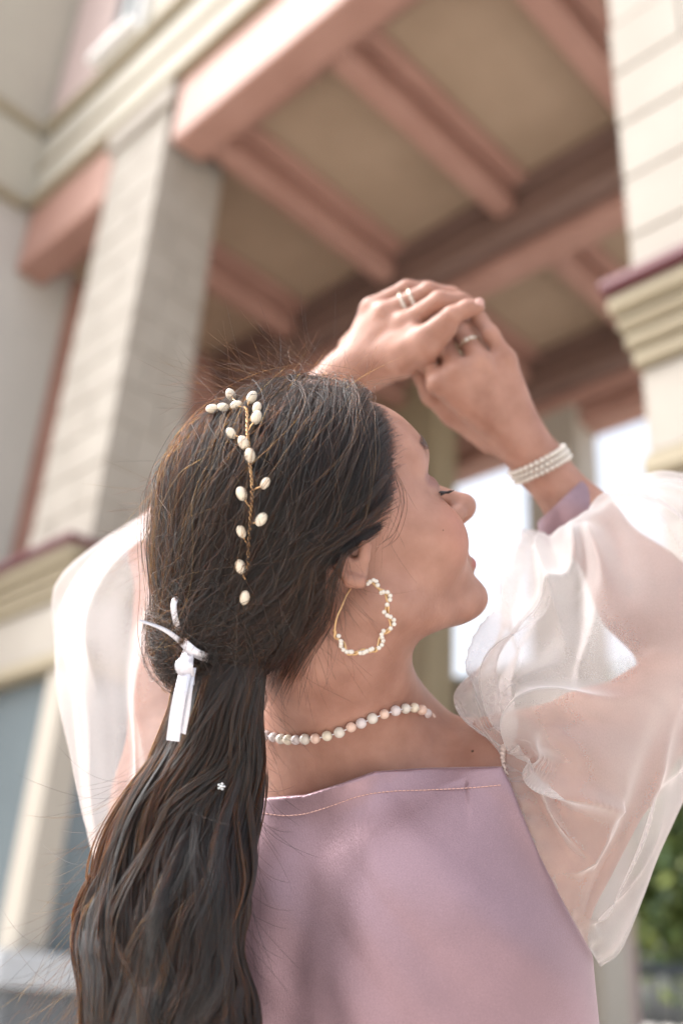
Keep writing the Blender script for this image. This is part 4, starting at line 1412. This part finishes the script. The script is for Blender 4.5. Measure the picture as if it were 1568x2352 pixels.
cl = [c0 + (e1 * math.cos(a) + e2 * math.sin(a)) * .0295 for a in np.linspace(0, 6.2832, 60)]
# --- rings
def finger_ring(name, a, b, r, label, stones, white=True):
    p = (a + b) / 2; d = (b - a) / np.linalg.norm(b - a)
    x = np.cross(d, np.array([0, 0, 1.])); x /= np.linalg.norm(x); y = np.cross(d, x)
    if y[2] > 0: y = -y
    t = jewel(name, p, label, 'ring')
    th = np.linspace(0, 2 * math.pi, 40)
    tube('band', p + r * (np.cos(th)[:, None] * x + np.sin(th)[:, None] * y), .0010, M_SILVER, t)
    st_ = sphere_mesh('stone', M_PEARL_W, 1, 1, .75, 10, 7)
    for an in stones:
        place('stone', st_, p + (r + .0008) * (math.cos(an) * x + math.sin(an) * y), t, .0019, y)
    return t
M_SILVER = principled('pale_gold', (.78, .72, .58), .22, (200, .4, (.7, .63, .5)), Metallic=1.0)
rm, rf = mL[2], fL[2][0][0]
dd = (rf - rm)
finger_ring('finger_ring', rm + dd * .40, rm + dd * .46, .0102, 'pale stone ring nearest the knuckle on the left ring finger', [1.0, 1.35, 1.7, 2.05])
finger_ring('finger_ring', rm + dd * .60, rm + dd * .66, .0099, 'slim pale ring nearer the fingertip on the left ring finger', [1.1, 1.5, 1.9])
rm, rf = mR[2], fR[2][0][0]
dd = (rf - rm)
finger_ring('finger_ring', rm + dd * .56, rm + dd * .62, .0100, 'gold ring with a white stone on the lower, right hand', [1.3, 1.75])

# --- ribbon
def strip(path, width, normal, thick=.0004, twist=0.0):
    P = catmull(path, 40)
    T = np.gradient(P, axis=0); T /= np.linalg.norm(T, axis=1, keepdims=True)
    n = np.asarray(normal, float); n = n / np.linalg.norm(n)
    S = np.cross(T, n); S /= np.linalg.norm(S, axis=1, keepdims=True)
    N = np.cross(S, T)
    if twist:
        an = np.linspace(0, twist, 40)[:, None]
        S, N = S * np.cos(an) + N * np.sin(an), N * np.cos(an) - S * np.sin(an)
    w = np.broadcast_to(np.asarray(width, float), (40,))[:, None]
    cu = .12
    prof = np.stack([P - S * w / 2 + N * w * cu, P, P + S * w / 2 + N * w * cu, P + S * w / 2 + N * (w * cu - thick), P - N * thick, P - S * w / 2 + N * (w * cu - thick)], 1)
    return prof
rib = jewel('hair_ribbon', q(424, 1500, .665), 'white satin ribbon tied round the half tied hair', 'ribbon')
def rib_part(name, path, width, normal=(-.2, .1, -1), twist=0.0):
    X = strip(np.array(path), width, normal, twist=twist)
    return tube_obj(name, X, M_RIBBON, rib)
rib_part('loop', qs((428, 1492, .668), (408, 1440, .664), (399, 1395, .664), (406, 1376, .668), (414, 1400, .672), (424, 1460, .674)), .0042)
rib_part('loose_end', qs((430, 1490, .668), (408, 1468, .660), (372, 1444, .655), (320, 1425, .650)), np.linspace(.0045, .0016, 40), twist=.6)
rib_part('wrap', qs((404, 1455, .676), (424, 1478, .660), (450, 1500, .656), (480, 1512, .664)), .0062)
rib_part('knot', qs((434, 1484, .662), (430, 1510, .656), (424, 1530, .651), (431, 1552, .654), (436, 1570, .660)), np.concatenate([np.linspace(.006, .0125, 20), np.linspace(.0125, .007, 20)]))
rib_part('tail', qs((428, 1540, .655), (416, 1590, .647), (406, 1640, .644), (398, 1702, .642)), .0088)
rib_part('tail', qs((438, 1535, .657), (430, 1580, .650), (424, 1630, .647), (414, 1684, .646)), .0080)
# --- little sparkling pin in the tail
pin = jewel('hair_pin', q(508, 1807, .645), 'tiny silver flower pin sparkling in the long hair', 'hair pin')
stp = sphere_mesh('stone', principled('crystal', (.75, .78, .8), .08, Metallic=.6), 1, 1, .7, 8, 6)
for k in range(5):
    a = k * 1.2566
    place('stone', stp, q(508, 1807, .645) + .0018 * np.array([math.cos(a), math.sin(a), 0]), pin, .0011)
place('stone', stp, q(508, 1807, .6445), pin, .0013)

# ------------------------------------------------------------------ lashes, brow, moles
def brow(side):
    rg = np.random.default_rng(5 + side)
    n = 420
    t = rg.random(n) * .8
    f = .100 - .030 * t ** 1.2; l = (.011 + .037 * t) * side; z = .0445 + .007 * np.sin(t * 2.6) - .006 * t + rg.normal(0, .0014, n)
    out = []
    for i in range(n):
        p = hp(f[i], l[i], z[i])
        g = grad(HEAD, p[None])[0]
        for _ in range(6):
            g = grad(HEAD, p[None])[0]; p = p - g * HEAD(p[None])[0] * .9
        d = -HF * .55 + HL * side * .75 + HU * (.35 - .5 * t[i]); d -= g * (d @ g); d /= np.linalg.norm(d)
        L = rg.uniform(.004, .008)
        out.append([p - g * .0004, p + d * L * .5 + g * .0006, p + d * L + g * .0004])
    return np.array(out)
strands('eyebrow', np.concatenate([brow(1), brow(-1)]), .00013, M_HAIR, body)
def lashes(side):
    rg = np.random.default_rng(9 + side)
    out = []
    for t in np.linspace(-1.05, 1.05, 46):
        for r in range(2):
            a = t + rg.normal(0, .03)
            c = hp(.0775, .032 * side, .0175)
            d = HF * math.cos(a) * .98 + HL * side * math.sin(a) - HU * .42
            d /= np.linalg.norm(d)
            p = c + d * .0137 * HS
            L = rg.uniform(.007, .0105)
            dd_ = d * .9 + HL * side * .25 - HU * .25
            out.append([p - d * .001, p + dd_ * L * .4, p + dd_ * L * .75 + HU * L * .06, p + dd_ * L + HU * L * .22])
    return np.array(out)
M_LASH = principled('lash', (.008, .007, .009), .5)
strands('eyelashes', np.concatenate([lashes(1), lashes(-1)]), .00022, M_LASH, body)
mole_me = sphere_mesh('mole', principled('mole_skin', (.10, .045, .03), .6), 1, 1, 1, 8, 6)
for (u, v, r) in ((1017, 1218, .0006), (1085, 1727, .0012)):
    P, ok = trace(BODY, [(u, v)])
    place('mole', mole_me, P[0] + np.array([0, 0, r * .5]), body, (r, r, r))

# nail of the fingertip we can see
nm = sphere_mesh('nail', principled('nail', (.42, .24, .20), .2), .0042, .0056, .0012, 12, 8)
tipd = fL[0][2][0] - fL[0][1][0]; tipd = tipd / np.linalg.norm(tipd)
place('nail', nm, fL[0][2][0] + np.array([.0015, .0035, -.0050]), body, 1.0, np.array([.1, .55, -.8]))

# the elastic gathering where the sleeve meets the shoulder strap
gp = catmull(np.concatenate([eh[:16:3], eh[16:34:6]]) + np.array([.0012, 0, -.0015]), 90)
kk = np.arange(90)
gr = .0022 * (1 - kk / 130) + .0003 * np.sin(kk * .55) + .0002 * np.sin(kk * 1.3 + 1)
gp = gp + np.stack([np.sin(kk * .45) * .0003, kk * 0, kk * 0], 1)
tube('gathered_edge', gp, gr, principled('gathered_organza', (.50, .405, .37), .7, (260, .6, (.42, .32, .29)), (500, .6, .001)), SLEEVE_R, 10)
# ------------------------------------------------------------------ beyond the porch
tree((6.6, 15.5, 0), 6.6, 2.9, 45000, 'dense green tree standing nearest behind the dark railing at the lower right', 1)
tree((12.5, 25, 0), 9, 4.2, 45000, 'broad green tree farther off behind the railing, partly hidden by the nearer tree', 2)
tree((2.5, 27, 0), 8, 4.0, 30000, 'green tree in the distance behind the bodice, mostly hidden', 3)
M_IRON = principled('dark_blue_iron', (.035, .045, .06), .5, (8, .5, (.05, .06, .075)))
def wbox(name, x0, x1, y0, y1, z0, z1, mat, parent, bev=.01):
    bm = bmesh.new()
    bmesh.ops.create_cube(bm, size=1.0)
    for v in bm.verts:
        v.co = Vector(((x0 + x1) / 2 + v.co.x * (x1 - x0), (y0 + y1) / 2 + v.co.y * (y1 - y0), (z0 + z1) / 2 + v.co.z * (z1 - z0)))
    if bev: bmesh.ops.bevel(bm, geom=list(bm.edges), offset=bev, segments=1, affect='EDGES')
    me = bpy.data.meshes.new(name); bm.to_mesh(me); bm.free(); me.materials.append(mat)
    return link(name, me, parent)
FY = 9.2
t = empty('iron_railing', (3.6, FY, 0), 'dark blue iron railing in front of the trees at the lower right', 'railing')
wbox('top_rail', 1.2, 9.0, FY - .04, FY + .04, 1.56, 1.66, M_IRON, t)
wbox('bottom_rail', 1.2, 9.0, FY - .03, FY + .03, .32, .38, M_IRON, t)
bal = None
for k in range(52):
    x = 1.25 + k * .15
    if bal is None:
        bal = wbox('baluster', -.014, .014, -.014, .014, 0, 1.178, M_IRON, t, .004)
        bal.matrix_parent_inverse = Matrix.Translation(t.location).inverted(); o = bal
    else:
        o = bal.copy(); COL.objects.link(o)
    o.matrix_basis = Matrix.Translation((x, FY, .381))
t = empty('gate_post', (2.51, FY - .3, 0), 'pale pink stone post standing before the dark railing', 'post')
wbox('shaft', 2.39, 2.63, FY - .42, FY - .18, .30, 3.05, M_PALEPINK, t)
wbox('base', 2.34, 2.68, FY - .47, FY - .13, .0, .297, M_STONE, t)
wbox('cap', 2.35, 2.67, FY - .46, FY - .14, 3.053, 3.15, M_STONE, t)
t = empty('low_wall', (4.5, FY + .6, 0), 'low pale stone wall at the foot of the railing', 'wall')
wbox('wall', 1.0, 9.2, FY + .3, FY + .6, 0, .75, M_STONE, t)
wbox('coping', .96, 9.24, FY + .26, FY + .64, .753, .83, M_MOULD, t)
